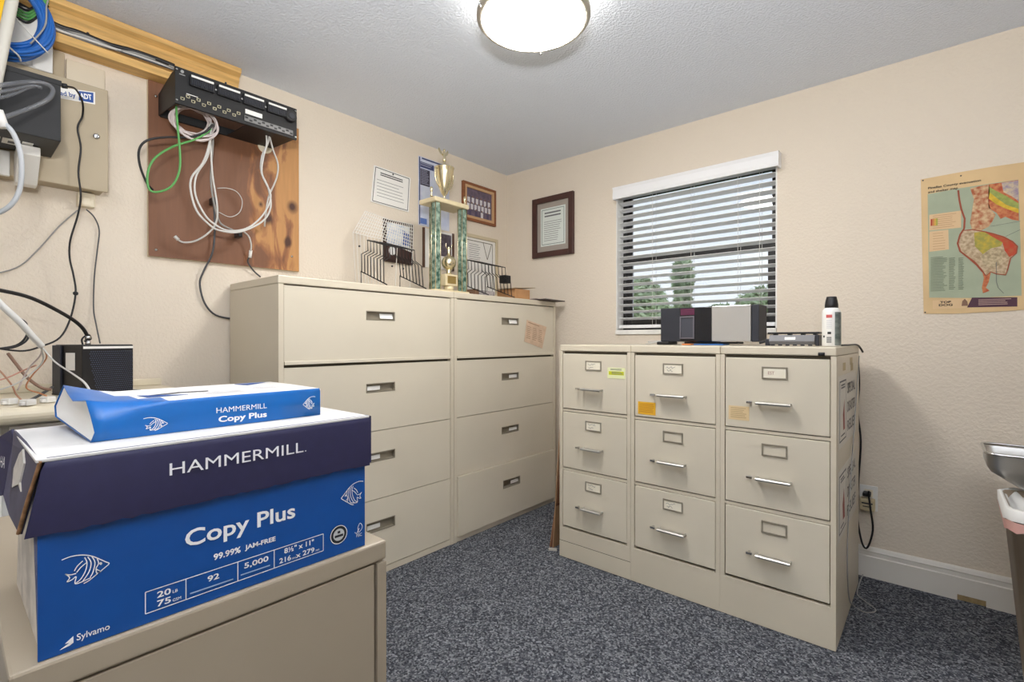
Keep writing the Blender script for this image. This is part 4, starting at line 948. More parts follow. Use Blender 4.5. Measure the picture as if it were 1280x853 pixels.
# framed certificate on the window wall
x0, x1, z0, z1 = .266, .626, 1.713, 2.146
fc = thing('framed_certificate', 'certificate with grey mat in a dark brown frame left of the window', 'certificate', ((x0+x1)/2, -.001, z0))
M_dw = mat('dark_brown_wood', '4A2E28', .4, noise=.1, nscale=14)
w = .040
for a in ((x0, x0+w, z0, z1), (x1-w, x1, z0, z1)): MB().box(a[0], a[1], -.026, -.001, a[2], a[3]).build('frame_side', M_dw, fc, .004)
for a in ((z0, z0+w), (z1-w, z1)): MB().box(x0+w, x1-w, -.026, -.001, a[0], a[1]).build('frame_rail', M_dw, fc, .004)
MB().box(x0+w, x1-w, -.010, -.001, z0+w, z1-w).build('mat_board', mat('grey_mat', 'A59C92', .7), fc)
q = (x0+w+.032, x1-w-.032, z0+w+.04, z1-w-.04)
cp = MB().box(q[0], q[1], -.0115, -.0102, q[2], q[3]).build('certificate_sheet', mat('pale_green_white_paper', 'DCE2DC', .7), fc)
m = MB()
for s0, s1 in (((q[0]+.012, q[2]+.012), (q[1]-.012, q[2]+.012)), ((q[1]-.012, q[2]+.012), (q[1]-.012, q[3]-.012)), ((q[1]-.012, q[3]-.012), (q[0]+.012, q[3]-.012)), ((q[0]+.012, q[3]-.012), (q[0]+.012, q[2]+.012))):
    m.stroke([(s0[0], -.0118, s0[1]), (s1[0], -.0118, s1[1])], .004, V(0, -1, 0))
tag(m.build('border_line', mat('green_grey_print', '6F7F78', .7), cp), kind='stuff')
m = MB(); lines(m, (q[0]+.03, -.0115, q[2]+.03), X, Z, q[1]-q[0]-.06, .15, 10, .003); lines(m, (q[0]+.035, -.0115, q[3]-.075), X, Z, q[1]-q[0]-.07, .045, 2, .010, .1)
tag(m.build('fine_print', M_ink, cp), kind='stuff')

# evacuation map
mp_ = thing('wall_map', 'yellowed newspaper evacuation map pinned to the wall at the right', 'map', (2.63, -.002, 1.235))
def flat(key, name, m, lv, parent=mp_):
    P = [(x, -.0035-.0004*lv, z) for x, z in D[key]]
    return MB().slab(P, (0, .0003, 0)).build(name, m, parent)
M_news = mat('yellowed_newsprint', 'DDBE8F', .8, noise=.06, nscale=6)
MB().slab([(x, -.0035, z) for x, z in D['m_paper']], (0, .0025, 0)).build('sheet', M_news, mp_)
flat('m_sea', 'sea', mat('map_sea', 'A9B299', .8, noise=.05, nscale=12), 1)
M_mr = mat('map_red_mottle', 'B4533A', .8, col2='D08A5A', nscale=70)
flat('m_north', 'north_land', mat('map_land_mottle', 'B0603F', .8, col2='D9BD93', nscale=55), 2)
flat('m_east', 'east_land', M_mr, 2); flat('m_east_white', 'inland', mat('map_purple_mottle', '9C8AA0', .8, col2='D8C6A0', nscale=60), 3)
flat('m_east_green', 'green_band', mat('map_green', '9DA75A', .8, noise=.15, nscale=60), 4); flat('m_east_yellow', 'yellow_band', mat('map_yellow', 'D9B53C', .8, noise=.15, nscale=60), 5)
flat('m_coast', 'peninsula', mat('map_beige_mottle', 'D3BFA0', .8, col2='A88F70', nscale=80), 3)
flat('m_yellow', 'yellow_zone', mat('map_olive_yellow', 'C9AE45', .8, col2='9C9A50', nscale=60), 4); flat('m_red', 'red_zone', mat('map_red', 'C4472F', .8, col2='B8603F', nscale=60), 5); flat('m_olive', 'inner_zone', mat('map_brown_mottle', '9A876A', .8, col2='CDBB98', nscale=90), 4)
flat('m_tail', 'south_land', M_mr, 4)
coast = [(x, -.0062, z) for x, z in D['m_coast']]
MB().stroke(coast + coast[:1], .004, V(0, -1, 0)).build('coast_line', mat('map_coast_red', 'A0523C', .8), mp_)
for k in ('m_barrier', 'm_barrier2'):
    MB().stroke([(x, -.0056, z) for x, z in D[k]], .006, V(0, -1, 0)).build('barrier_island', mat('map_coast_red', 'A0523C', .8), mp_)
for k, w in (('m_line', .0018), ('m_road', .0015), ('m_road2', .0012)):
    MB().stroke([(x, -.0062, z) for x, z in D[k]], w, V(0, -1, 0)).build('road', M_ink, mp_)
for k in ('m_leg1', 'm_leg2'):
    o = flat(k, 'legend', mat('map_legend', 'E0C096', .8), 3)
    x0, z0 = D[k][3]; x1, z1 = D[k][1]
    m = MB(); lines(m, (x0+.012, -.0052, z0+.004), X, Z, x1-x0-.02, z1-z0-.01, 7, .0015); tag(m.build('fine_print', mat('legend_print', 'B58A66', .8), o), kind='stuff')
x0, z0 = D['m_leg1'][0]
for i, h in enumerate(('B4412F', 'D98A4A', 'E0B84A', 'A9B24A')): MB().box(x0+.005+.006*i, x0+.0105+.006*i, -.0054, -.005, z0-.05, z0-.02).build('colour_key', mat('key_'+h, h, .8), mp_)
for k in ('m_tab', 'm_tab2', 'm_tab3'):
    x0, z0 = D[k][3]; x1, z1 = D[k][1]
    m = MB(); lines(m, (x0, -.0052, z0), X, Z, x1-x0, z1-z0, 22, .0026, .3); tag(m.build('table_print', mat('table_print_grey', '7E8874', .8), mp_), kind='stuff')
text('Pinellas County evacuation', (2.4925, -.0045, 1.7825), X, Z, .170, .0125, 'heading', M_inkd, mp_, .02)
text('and shelter map', (2.4925, -.0045, 1.7645), X, Z, .098, .0125, 'heading', M_inkd, mp_, .02)
o = flat('m_ban', 'banner', mat('map_purple_banner', '553746', .8), 2)
m = MB(); x0, z0 = D['m_ban'][3]; x1, z1 = D['m_ban'][1]
lines(m, (x0+.035, -.0052, z0+.005), X, Z, x1-x0-.05, z1-z0-.008, 4, .0025); tag(m.build('fine_print', mat('banner_print', 'C9A8A0', .8), o), kind='stuff')
o = flat('m_banL', 'banner_left', mat('map_legend', 'E0C096', .8), 2)
x0, z0 = D['m_top'][0]
text('TOP', (x0, -.0050, z0-.010), X, Z, .036, .010, 'lettering', M_inkd, o, .03); text('DOG', (x0-.004, -.0050, z0-.0225), X, Z, .045, .010, 'lettering', M_inkd, o, .03)
x0, z0 = D['m_dogfig'][0]; MB().slab([(x0-.008, -.0055, z0-.014), (x0+.012, -.0055, z0-.014), (x0+.010, -.0055, z0+.004), (x0+.002, -.0055, z0+.016), (x0-.006, -.0055, z0+.006)], (0, .0003, 0)).build('banner_vignette', mat('vignette_brown', '8A6A58', .8), o)
for x, z in ((2.475, 1.828), (2.60, 1.822), (2.484, 1.24)): MB().lathe([(.003, 0), (.003, .001)], (x, -.0038, z), 8, 'y').build('staple', M_dark, mp_)

# ---------------------------------------------------------------- on top of the lateral cabinets
ZT = 1.3795
M_wire = mat('black_wire', '1E1B1B', .35, .3)
M_wirew = mat('white_coated_wire', 'F2EFE8', .35)
def wire_rack(label, ya, yb, xr, xf, ht, n=8):
    t = thing('wire_rack', label, 'rack', ((xr+xf)/2, (ya+yb)/2, ZT))
    r = .0026
    for y in (ya, yb):
        MB().tube([(xr, y, ZT+.003), (xr, y, ZT+.088), (xf, y, ZT+.004)], .003, 6, smooth=0).build('side_rail', M_wire, t)
    ym = (ya+yb)/2; wt = .076; wb_ = (yb-ya)/2
    for k in range(n):
        f = k/(n-1); x = xr+.006 + (xf-xr-.03)*f; zr = ZT + .086*(1-(x-xr)/(xf-xr)) + .002
        top = ZT + ht - .055*f; kz = top - .055; k2 = top-.078
        MB().tube([(x, ya, zr), (x-.008, ya+.004, k2), (x-.012, ym-wt, kz), (x-.016, ym-wt, top), (x-.016, ym+wt, top), (x-.012, ym+wt, kz), (x-.008, yb-.004, k2), (x, yb, zr)], r, 5, smooth=0).build('divider_wire', M_wire, t)
    for dy_ in (-wt, wt):
        MB().tube([(xr-.012, ym+dy_, ZT+ht), (xf-.04, ym+dy_, ZT+ht-.055)], .003, 5, smooth=0).build('top_wire', M_wire, t)
    for dy_ in (-.035, .0, .035):
        MB().tube([(xr-.012, ym+dy_, ZT+ht+.003), (xf-.04, ym+dy_, ZT+ht-.052)], .0018, 5, smooth=0).build('cross_wire', M_wire, t)
    return t
wire_rack('black stepped wire file rack standing left of the trophy', -1.465, -1.225, .30, .523, .255)
rC = wire_rack('black stepped wire file rack standing right of the trophy', -.752, -.515, .28, .518, .245)
# white wire basket leaning behind the left rack
wg = thing('wire_basket', 'white wire basket with a fine grid standing behind the left black rack', 'basket', (.18, -1.25, ZT))
g0, g1, g2, g3, g4, g5 = [Vector(p) for p in D['wgrid']]
def grid(a, b, c, d, nu, nv, r=.0019):
    for i in range(nu+1):
        f = i/nu; MB().tube([a.lerp(b, f), d.lerp(c, f)], r, 4, smooth=0, caps=False).build('wire', M_wirew, wg)
    for j in range(nv+1):
        f = j/nv; MB().tube([a.lerp(d, f), b.lerp(c, f)], r, 4, smooth=0, caps=False).build('wire', M_wirew, wg)
grid(g0, g1, g2, g3, 12, 7); grid(g1, g4, g5, g2, 13, 8)
f0, f1, f4 = V(.10, -1.37, ZT+.002), V(.235, -1.30, ZT+.002), V(.085, -1.0, ZT+.002)
for i in range(9):
    f = i/8; MB().tube([g0.lerp(g1, f), f0.lerp(f1, f)], .0015, 4, smooth=0, caps=False).build('wire', M_wirew, wg)
for i in (0, 6, 13):
    f = i/13; MB().tube([g1.lerp(g4, f), f1.lerp(f4, f)], .0018, 4, smooth=0, caps=False).build('leg_wire', M_wirew, wg)
MB().tube([f0, f1, f4], .002, 4, smooth=0).build('base_wire', M_wirew, wg)

# trophy
tp = thing('trophy', 'tall trophy with a gold cup on three green marble columns', 'trophy', (.32, -.92, ZT))
M_marble = mat('green_marble_column', '2F5145', .25, col2='9DB3A2', nscale=38)
M_slab = mat('cream_marble_slab', 'DCCDA8', .35, noise=.06, nscale=20)
M_gold = M_brass
tx = .32
MB().box(tx-.085, tx+.06, -1.045, -.772, ZT, ZT+.028).build('base', M_slab, tp, .006)
zb, zt_ = ZT+.028, 1.905
for (x, y) in ((tx+.03, -1.012), (tx+.03, -.806), (tx-.055, -.955)):
    c = MB().box(x-.018, x+.018, y-.018, y+.018, zb, zt_).build('column', M_marble, tp, .004)
    for dx, dy in ((.0185, .0185), (.0185, -.0185), (-.0185, .0185), (-.0185, -.0185)):
        MB().tube([(x+dx, y+dy, zb), (x+dx, y+dy, zt_)], .0028, 6, smooth=0).build('gold_trim', M_gold, c)
MB().box(tx-.085, tx+.06, -1.043, -.775, zt_, zt_+.028).build('top_slab', M_slab, tp, .006)
zc = zt_+.028; cy = -.918; cx = tx-.005
cup = MB().lathe([(a_*.84, b_*.83) for a_, b_ in [(.030, 0), (.030, .006), (.014, .014), (.008, .03), (.010, .045), (.022, .06), (.038, .10), (.054, .15), (.064, .20), (.066, .232), (.071, .24), (.071, .244), (.05, .250), (.03, .257), (.012, .262), (.008, .275), (.010, .285), (.004, .292)]], (cx, cy, zc), 32).build('cup', M_gold, tp)
for s in (-1, 1):
    MB().tube([(cx, cy+s*.053, zc+.187), (cx, cy+s*.068, zc+.183), (cx, cy+s*.070, zc+.141), (cx, cy+s*.055, zc+.10), (cx, cy+s*.034, zc+.083)], .0042, 7).build('handle', M_gold, cup)
# winged victory figure on the lid
zf = zc+.239
fg = MB().lathe([(.009, 0), (.011, .012), (.007, .028), (.010, .044), (.007, .052), (.004, .055), (.0075, .062), (.0075, .070), (.002, .076)], (cx, cy, zf), 14).build('figure', M_gold, cup)
for s in (-1, 1):
    MB().slab([(cx-.004, cy+s*.004, zf+.040), (cx-.008, cy+s*.034, zf+.078), (cx-.008, cy+s*.040, zf+.066), (cx-.006, cy+s*.030, zf+.046), (cx-.004, cy+s*.006, zf+.032)], (-.002, 0, 0)).build('wing', M_gold, cup)
for y in (-1.045, -.785):
    MB().lathe([(.009, 0), (.007, .006), (.004, .02), (.008, .032), (.009, .045), (.003, .056)], (tx+.03, y, zc), 12).build('small_figure', M_gold, tp)
sb = MB().lathe([(.030, 0), (.030, .022), (.026, .026)], (tx+.02, -.905, zb), 24).build('pedestal', M_slab, tp)
MB().box(tx-.004, tx+.046, -.953, -.857, zb+.027, zb+.095).build('plaque_block', M_slab, tp, .004)
MB().box(tx+.0462, tx+.0475, -.938, -.872, zb+.040, zb+.084).build('gold_plate', mat('gold_engraving_plate', 'C2A565', .35, .8), tp)
MB().lathe([(.020, 0), (.014, .012), (.018, .024), (.014, .03)], (tx+.02, -.905, zb+.0955), 16).build('stem', M_gold, tp)
bz = zb+.0955+.03+.04
MB().lathe([(.004, -.043)] + [(.0435*math.cos(a), .0435*math.sin(a)) for a in [math.radians(-80+16*k) for k in range(11)]] + [(.004, .043)], (tx+.02, -.905, bz), 20).build('ball', M_gold, tp)
MB().lathe([(.012, 0), (.007, .014), (.009, .03), (.005, .04), (.007, .046), (.002, .054)], (tx+.02, -.905, bz+.0435), 12).build('ball_figure', M_gold, tp)
for s in (-1, 1): MB().tube([(tx+.02, -.905, bz+.075), (tx+.02, -.905+s*.02, bz+.09), (tx+.02, -.905+s*.022, bz+.11)], .003, 6).build('arm', M_gold, tp)

# cardboard box, dark board and small things at the right end
kb = thing('cardboard_box', 'small open brown cardboard box on the right lateral cabinet', 'box', (.40, -.33, ZT))
MB().box(.30, .462, -.440, -.292, ZT+.001, ZT+.070).build('carton', M_card, kb, .002)
MB().slab([(.29, -.46, ZT+.0715), (.47, -.46, ZT+.0715), (.465, -.235, ZT+.088), (.295, -.235, ZT+.088)], (0, 0, .003)).build('lid_flap', mat('tan_cardboard', 'CBB79A', .8), kb)
tag(MB().slab([(.31, -.285, ZT+.001), (.60, -.300, ZT+.001), (.575, -.045, ZT+.001), (.30, -.045, ZT+.001)], (0, 0, .006)).build('clipboard', mat('dark_brown_board', '4C4140', .6), None, .001), 'flat dark brown board lying over the right end of the lateral cabinet', 'board')
tag(MB().slab([(.33, -.268, ZT+.008), (.50, -.275, ZT+.008), (.50, -.20, ZT+.008), (.33, -.19, ZT+.008)], (0, 0, .006)).build('folded_paper', mat('mauve_grey_paper', '8A7672', .7), None), 'small folded mauve paper on the dark board', 'paper')
tag(MB().box(.40, .452, -.530, -.4735, ZT+.100, ZT+.150).build('black_box', M_black, None, .004), 'small black plastic block perched on the right black wire rack', 'box')
tag(MB().box(.30, .39, -.70, -.56, ZT+.0006, ZT+.045).build('printed_box', mat('grey_mottled_print', 'B3ABA8', .6, col2='7C7478', nscale=60), None, .002), 'small grey printed box lying inside the right wire rack', 'box')
tag(MB().box(.30, .40, -.748, -.712, ZT+.0006, ZT+.048).build('brown_box', mat('dark_cardboard', '7A5C46', .8), None, .002), 'small dark brown box inside the right wire rack beside the trophy', 'box')
# ---------------------------------------------------------------- paper carton on the near cabinet
bx = thing('paper_carton', 'blue and navy copy paper carton with a torn left end, on the near cabinet', 'box', (1.585, -2.572, .7385))
cx0, cx1, y0, y1, zb = 1.445, 1.725, -2.790, -2.352, .739
M_inside = mat('worn_white_card', 'CFC8BE', .85, noise=.18, nscale=25)
MB().box(cx1-.004, cx1, y0, y1, zb, .935).build('front_wall', M_blue, bx)
MB().box(cx0, cx0+.004, y0+.02, y1, zb, .935).build('back_wall', M_blue, bx)
MB().box(cx0+.004, cx1-.004, y1-.004, y1, zb, .935).build('end_wall', M_blue, bx)
MB().slab([(cx0-.001, y0+.002, zb), (cx1-.012, y0+.004, zb), (cx1-.030, y0+.006, .935), (cx0-.001, y0+.006, .935)], (0, .004, 0)).build('torn_end_wall', M_inside, bx)
MB().slab([(cx1-.012, y0+.001, zb), (cx1-.004, y0+.001, zb), (cx1-.004, y0-.003, .89), (cx1-.018, y0+.003, .90)], (0, .003, 0)).build('torn_edge', mat('grey_torn_card', '6E6F86', .8, noise=.2, nscale=40), bx)
MB().box(cx0+.004, cx1-.004, y0+.02, y1-.004, zb, zb+.004).build('bottom', M_card, bx)
# lid
lz0, lz1 = .888, .979
lid = MB().box(cx0-.006, cx1+.006, y0-.002, y1+.006, lz1-.004, lz1)
lid = lid.build('lid_top', mat('white_printed_card', 'D3D0CC', .6, noise=.04, nscale=12), bx, .001)
# front skirt, slightly bellied, ragged lower edge
r_ = random.Random(5); N_ = 44; vs = []; fs = []
for i in range(N_+1):
    f = i/N_; y = y0-.002 + (y1+.006-(y0-.002))*f
    zz = lz0 + .0014*r_.uniform(-1, 1) - (.002 if i in (3, 4, 9) else 0)
    e_ = max(0, 1-f*14); yy = lambda k: y + (.010-.013*k)*e_
    vs += [(cx1+.007-.004*e_, yy(1.5), zz), (cx1+.0085-.001*e_, yy(.4), lz1-.012), (cx1+.005, yy(0), lz1-.002), (cx1+.001, yy(0), lz1+.0006)]
for i in range(N_):
    for k in range(3): fs.append((4*i+k, 4*i+4+k, 4*i+5+k, 4*i+1+k))
sk = MB().add(vs, fs, True).build('lid_front_skirt', M_navy, bx)
MB().slab([(cx0-.006, y1+.006, lz0), (cx1+.007, y1+.006, lz0+.004), (cx1+.007, y1+.006, lz1-.001), (cx0-.006, y1+.006, lz1-.001)], (0, .003, 0)).build('lid_end_skirt', M_navy, bx)
MB().box(cx0-.010, cx0-.006, y0, y1+.006, lz0, lz1-.001).build('lid_back_skirt', M_navy, bx)
# broken left end flaps
M_flap = mat('worn_navy_card', '4A4759', .7, noise=.12, nscale=40)
flap = [(1.46, -2.792, .981), (1.722, -2.7875, .9788), (1.724, -2.786, .9744), (1.715, -2.7917, .9497), (1.69, -2.8028, .8849), (1.6, -2.806, .8888), (1.56, -2.8088, .9065), (1.5, -2.7959, .9658)]
fb = MB()
fb.add(flap + [(x-.002, y+.003, z-.001) for x, y, z in flap], [(0, 1, 7), (1, 2, 3), (1, 3, 7), (3, 4, 5), (3, 5, 7), (5, 6, 7)] + [(8, 15, 9), (9, 11, 10), (9, 15, 11), (11, 13, 12), (11, 15, 13), (13, 15, 14)] + [(k, (k+1) % 8, 8+(k+1) % 8, 8+k) for k in range(8)])
fb.build('lid_corner_flap', M_flap, bx)
fb = MB()
fb.slab([(1.38, -2.8181, .9475), (1.42, -2.8043, .9684), (1.455, -2.7939, .9824), (1.47, -2.7936, .9612), (1.5, -2.8063, .8934), (1.46, -2.8197, .8836)], (-.001, .003, 0))
fb.build('lid_side_flap', M_navy, bx)
MB().slab([(1.6087, -2.7937, .9743), (1.6356, -2.7947, .9599), (1.6346, -2.7984, .9358), (1.6526, -2.7988, .9277), (1.6262, -2.7992, .9324), (1.5901, -2.8023, .9218), (1.5737, -2.7997, .9441), (1.5908, -2.7957, .9656)], (-.0006, .002, 0)).build('torn_patch', M_inside, bx)
MB().tube([(1.7300, -2.7876, .9774), (1.7180, -2.7923, .9512), (1.7046, -2.7975, .9227), (1.6914, -2.8035, .8862)], .0022, 6).build('corrugated_edge', mat('raw_corrugate', '9A7350', .9, noise=.3, nscale=150), bx)
text('HA', (1.4742, -2.8066, .9306), V(.985, .055, .11).normalized(), V(-.10, .11, .98).normalized(), .044, .016, 'lettering', M_lett, bx, 0, .0012)
XF = cx1+.0110
text('HAMMERMILL', (XF, -2.661, .9345), Y, Z, .187, .0165, 'lettering', M_lett, sk, 0)
text('.', (XF, -2.4715, .9345), Y, Z, .0022, .0022, 'lettering', M_lett, sk)
XB = cx1+.0004
text('Copy Plus', (XB, -2.640, .8190), Y, Z, .157, .0315, 'lettering', M_lett, bx, .018)
text('99.99%', (XB, -2.604, .7960), Y, Z, .037, .0095, 'lettering', M_lett, bx, .03)
text('JAM-FREE', (XB, -2.561, .7955), Y, Z, .046, .0095, 'lettering', M_lett, bx, .03)
fr = MB()
def seg(a, b): fr.stroke([(XB+.0004, a[0], a[1]), (XB+.0004, b[0], b[1])], .0011, X)
for a, b in (((-2.686, .7815), (-2.434, .7845)), ((-2.686, .7525), (-2.434, .7555)), ((-2.686, .7525), (-2.686, .7815)), ((-2.434, .7555), (-2.434, .7845)), ((-2.639, .753), (-2.639, .782)), ((-2.571, .754), (-2.571, .7828)), ((-2.517, .7545), (-2.517, .7835))): seg(a, b)
tag(fr.build('spec_table', M_lett, bx), kind='stuff')
for b_, y, z, w, h in (('20', -2.673, .7685, .016, .0085), ('75', -2.673, .7565, .016, .0085), ('92', -2.612, .7675, .0155, .0085), ('5,000', -2.562, .7680, .036, .0098), ('8½" x 11"', -2.501, .7720, .050, .009), ('216', -2.509, .7585, .019, .0085), ('x 279', -2.482, .7585, .032, .0085)):
    text(b_, (XB, y, z), Y, Z, w, h, 'lettering', M_lett, bx, .02)
for b_, y, z, w, h in (('LB', -2.655, .7685, .006, .004), ('GSM', -2.655, .7565, .010, .004), ('MM', -2.4885, .7585, .006, .003), ('MM', -2.4475, .7585, .006, .003)):
    text(b_, (XB, y, z), Y, Z, w, h, 'lettering', M_lett, bx)
m = MB(); lines(m, (XB, -2.634, .7565), Y, Z, .058, .004, 1, .0018, .05); lines(m, (XB, -2.567, .7585), Y, Z, .044, .004, 1, .0018, .05)
tag(m.build('fine_print', mat('pale_blue_print', '9DB8DC', .6), bx), kind='stuff')
text('Sylvamo', (XB, -2.7555, .7465), Y, Z, .032, .0105, 'lettering', M_lett, bx, .01)
MB().slab([(XB, -2.771, .7445), (XB, -2.762, .7495), (XB, -2.766, .7500), (XB, -2.7585, .7560), (XB, -2.7585, .7480), (XB, -2.762, .7460)], (.0004, 0, 0)).build('wing_logo', M_lett, bx)
def fish(parent, x, y0_, y1_, z0_, z1_, w, m, mirror=False):
    mb = MB()
    for st_ in D['fish']:
        P = [(x, (y1_-(y1_-y0_)*a if mirror else y0_+(y1_-y0_)*a), z0_+(z1_-z0_)*b) for a, b in st_]
        mb.stroke(smooth_path(P, 4) if len(P) > 2 else P, w, X, .0006)
    return tag(mb.build('fish_emblem', m, parent), kind='stuff')
fish(bx, XB, -2.769, -2.724, .817, .8545, .0011, M_lett)
fish(bx, XB, -2.400, -2.356, .820, .860, .0010, M_lett, True)
# round seal and tree mark
sl_ = MB().lathe([(.0165, 0), (.0165, .0004)], (XB, -2.405, .7745), 28, 'x').build('seal', mat('seal_black', '1D2026', .6), bx)
def ring_x(mb, x, y, z, r0, r1, n=28):
    vs = [(x, y+r*math.cos(6.2832*k/n), z+r*math.sin(6.2832*k/n)) for k in range(n) for r in (r0, r1)]
    mb.add(vs, [(2*k, 2*k+1, (2*k+3) % (2*n), (2*k+2) % (2*n)) for k in range(n)])
m = MB(); ring_x(m, XB+.0008, -2.405, .7745, .0150, .0163); m.build('seal_ring', M_lett, sl_)
MB().lathe([(.0105, 0), (.0105, .0003)], (XB+.0006, -2.405, .7745), 20, 'x').build('seal_centre', mat('seal_grey', 'C9CBC9', .6), sl_)
MB().box(XB+.001, XB+.0013, -2.413, -2.397, .7705, .7745).build('seal_band', mat('seal_black', '1D2026', .6), sl_)
MB().box(XB+.001, XB+.0013, -2.4075, -2.4025, .777, .781).build('seal_mark', mat('seal_black', '1D2026', .6), sl_)
m = MB()
m.stroke(smooth_path([(XB, -2.3665, .766), (XB, -2.3605, .770), (XB, -2.358, .776), (XB, -2.3625, .783), (XB, -2.367, .776), (XB, -2.366, .768)], 4), .0010, X, .0006); m.stroke([(XB, -2.3735, .769), (XB, -2.370, .7655), (XB, -2.364, .774)], .0012, X, .0006)
tag(m.build('tree_tick_mark', M_lett, bx), kind='stuff')
text('FSC', (XB, -2.370, .7590), Y, Z, .011, .0055, 'lettering', M_lett, bx)

# ---------------------------------------------------------------- opened ream on the carton
rm = thing('paper_ream', 'opened blue and white wrapped ream of copy paper lying on the carton', 'paper', (1.55, -2.56, .9795))
xf, xb_, rz = 1.655, 1.440, .9797
M_rblue = mat('blue_ream_wrapper', '0F66B4', .3); M_rwhite = mat('white_ream_wrapper', 'EEEDEB', .35)
wr = MB()
def std(y, dz=0.0):
    a, b = xf, xb_
    return [(b, y, rz+.0003), (a, y, rz+.0003), (a, y, rz+.024), (a, y, rz+.044-dz), (a-.003, y, rz+.0485-dz), (a-.05, y, rz+.049), ((a+b)/2, y, rz+.0493), (b, y, rz+.049), (b, y, rz+.02)]
# the torn open end flares and folds: outline of the opening
mouth = [(1.46, -2.7451, .9966), (1.655, -2.7313, .9801), (1.662, -2.7282, .9936), (1.652, -2.7308, 1.0146), (1.63, -2.7326, 1.0348), (1.585, -2.7401, 1.0307), (1.54, -2.7406, 1.0391), (1.48, -2.7379, 1.0472), (1.455, -2.7455, 1.0128)]
rings_ = [std(-2.402), std(-2.48), std(-2.57), std(-2.64, .001), std(-2.668, .003)]
base_ = std(-2.678, .005)
for t_ in (.2, .45, .72, 1.0):
    e_ = t_**1.3
    rings_.append([tuple(Vector(p).lerp(Vector(q), t_ if k_ not in (4, 5, 6) else e_)) for k_, (p, q) in enumerate(zip(base_, mouth))])
n = 9; wr = MB()
wr.add([p for r in rings_ for p in r], [(i*n+k, i*n+(k+1) % n, (i+1)*n+(k+1) % n, (i+1)*n+k) for i in range(len(rings_)-1) for k in range(n)], True)
q_ = 0
for i in range(len(rings_)-1):
    for k in range(n):
        wr.mi[q_] = 1 if (k in (4, 5, 6) and i < 4 - (1 if k == 4 else 0) + (1 if k == 6 else 0)) else 0; q_ += 1
w_o = wr.build('wrapper', (M_rblue, M_rwhite), rm)
w_o.data.set_sharp_from_angle(angle=math.radians(50))
w_o.modifiers.new('wrap_thickness', 'SOLIDIFY').thickness = -.0006
last = rings_[-1]
# right end fold and the paper edge seen in the open end
MB().box(xb_+.001, xf-.001, -2.4025, -2.4005, rz+.001, rz+.048).build('end_fold', M_rwhite, rm)
MB().box(xb_+.008, xf-.006, -2.700, -2.405, rz+.002, rz+.042).build('paper_stack', M_paper, rm)
il = MB()
c_ = sum((Vector(p) for p in last), Vector((0, 0, 0)))/n + Vector((0, .010, 0))
r1 = [tuple(Vector(p).lerp(c_, .02) + Vector((0, .0015, 0))) for p in last]; r2 = [tuple(Vector(p).lerp(c_, .25) + Vector((0, .007, 0))) for p in last]
il.add(r1 + r2 + [tuple(c_)], [(k, (k+1) % n, n+(k+1) % n, n+k) for k in range(n)] + [(n+k, n+(k+1) % n, 2*n) for k in range(n)], True)
il.build('torn_paper_lining', M_paper, rm)
XR = xf+.0006
text('HAMMERMILL', (XR, -2.577, rz+.0225), Y, Z, .078, .0085, 'lettering', M_lett, rm, 0)
text('Copy Plus', (XR, -2.574, rz+.0045), Y, Z, .075, .0125, 'lettering', M_lett, rm, .03)
fish(rm, XR, -2.6725, -2.643, rz+.006, rz+.026, .0009, M_lett)
fish(rm, XR, -2.435, -2.412, rz+.012, rz+.035, .0008, M_lett, True)
ZR = rz+.0503
MB().slab([(1.60, -2.655, ZR), (1.56, -2.66, ZR), (1.60, -2.60, ZR)], (0, 0, .0004)).build('blue_shape', M_blue, rm)
MB().slab([(1.50, -2.47, ZR), (1.46, -2.48, ZR), (1.46, -2.42, ZR)], (0, 0, .0004)).build('blue_shape', M_blue, rm)
m = MB(); m.stroke([(1.575, -2.645, ZR), (1.555, -2.60, ZR), (1.565, -2.56, ZR)], .012, Z, .0004); m.build('swoosh', M_dgrey, rm)
m = MB(); lines(m, (1.63, -2.58, ZR), Y, V(-1, 0, 0), .08, .05, 3, .004); lines(m, (1.60, -2.49, ZR), Y, V(-1, 0, 0), .06, .05, 3, .004); tag(m.build('fine_print', mat('pale_grey_print', 'C9C7CB', .7), rm), kind='stuff')

# ---------------------------------------------------------------- on the vertical cabinets
ZV = 1.0925
rd = thing('radio', 'dark music player with dock and a silver speaker panel, in front of the window', 'radio', (1.69, -.36, ZV))
yf = -.44
def rx(u): return 1.4446 + (u-826)*(1.9145-1.4446)/(952-826)
MB().box(rx(826), rx(896), yf, yf+.13, ZV+.016, ZV+.186).build('body', mat('charcoal_cloth', '24262F', .6), rd, .004)
MB().box(rx(853.5), rx(895.5), yf-.005, yf-.0005, ZV+.018, ZV+.184).build('gloss_panel', mat('gloss_black', '1A1C22', .12, coat=.5), rd, .002)
dk = rect_frame(rx(854), rx(873.5), ZV+.03, ZV+.142, yf-.011, yf-.0055, .007).build('dock_frame', mat('pewter', '6D6A72', .35, .5), rd, .002)
MB().box(rx(856), rx(871.5), yf-.0065, yf-.0055, ZV+.038, ZV+.134).build('dock_back', mat('dock_grey', '44464F', .3), dk)
MB().box(rx(855), rx(873.5), yf-.0062, yf-.0054, ZV+.148, ZV+.180).build('display', mat('maroon_display', '5A2C44', .25), rd)
MB().box(rx(896)+.001, rx(943), yf-.012, yf+.13, ZV+.018, ZV+.187).build('silver_panel', mat('silver_plastic', 'BDBBB8', .25, .4), rd, .003)
MB().box(rx(943)+.001, rx(952), yf-.006, yf+.13, ZV+.016, ZV+.187).build('right_speaker', mat('charcoal_cloth', '24262F', .6), rd, .004)
MB().box(rx(821), rx(838), yf-.005, yf+.11, ZV+.0008, ZV+.0155).build('foot', M_black, rd, .003)
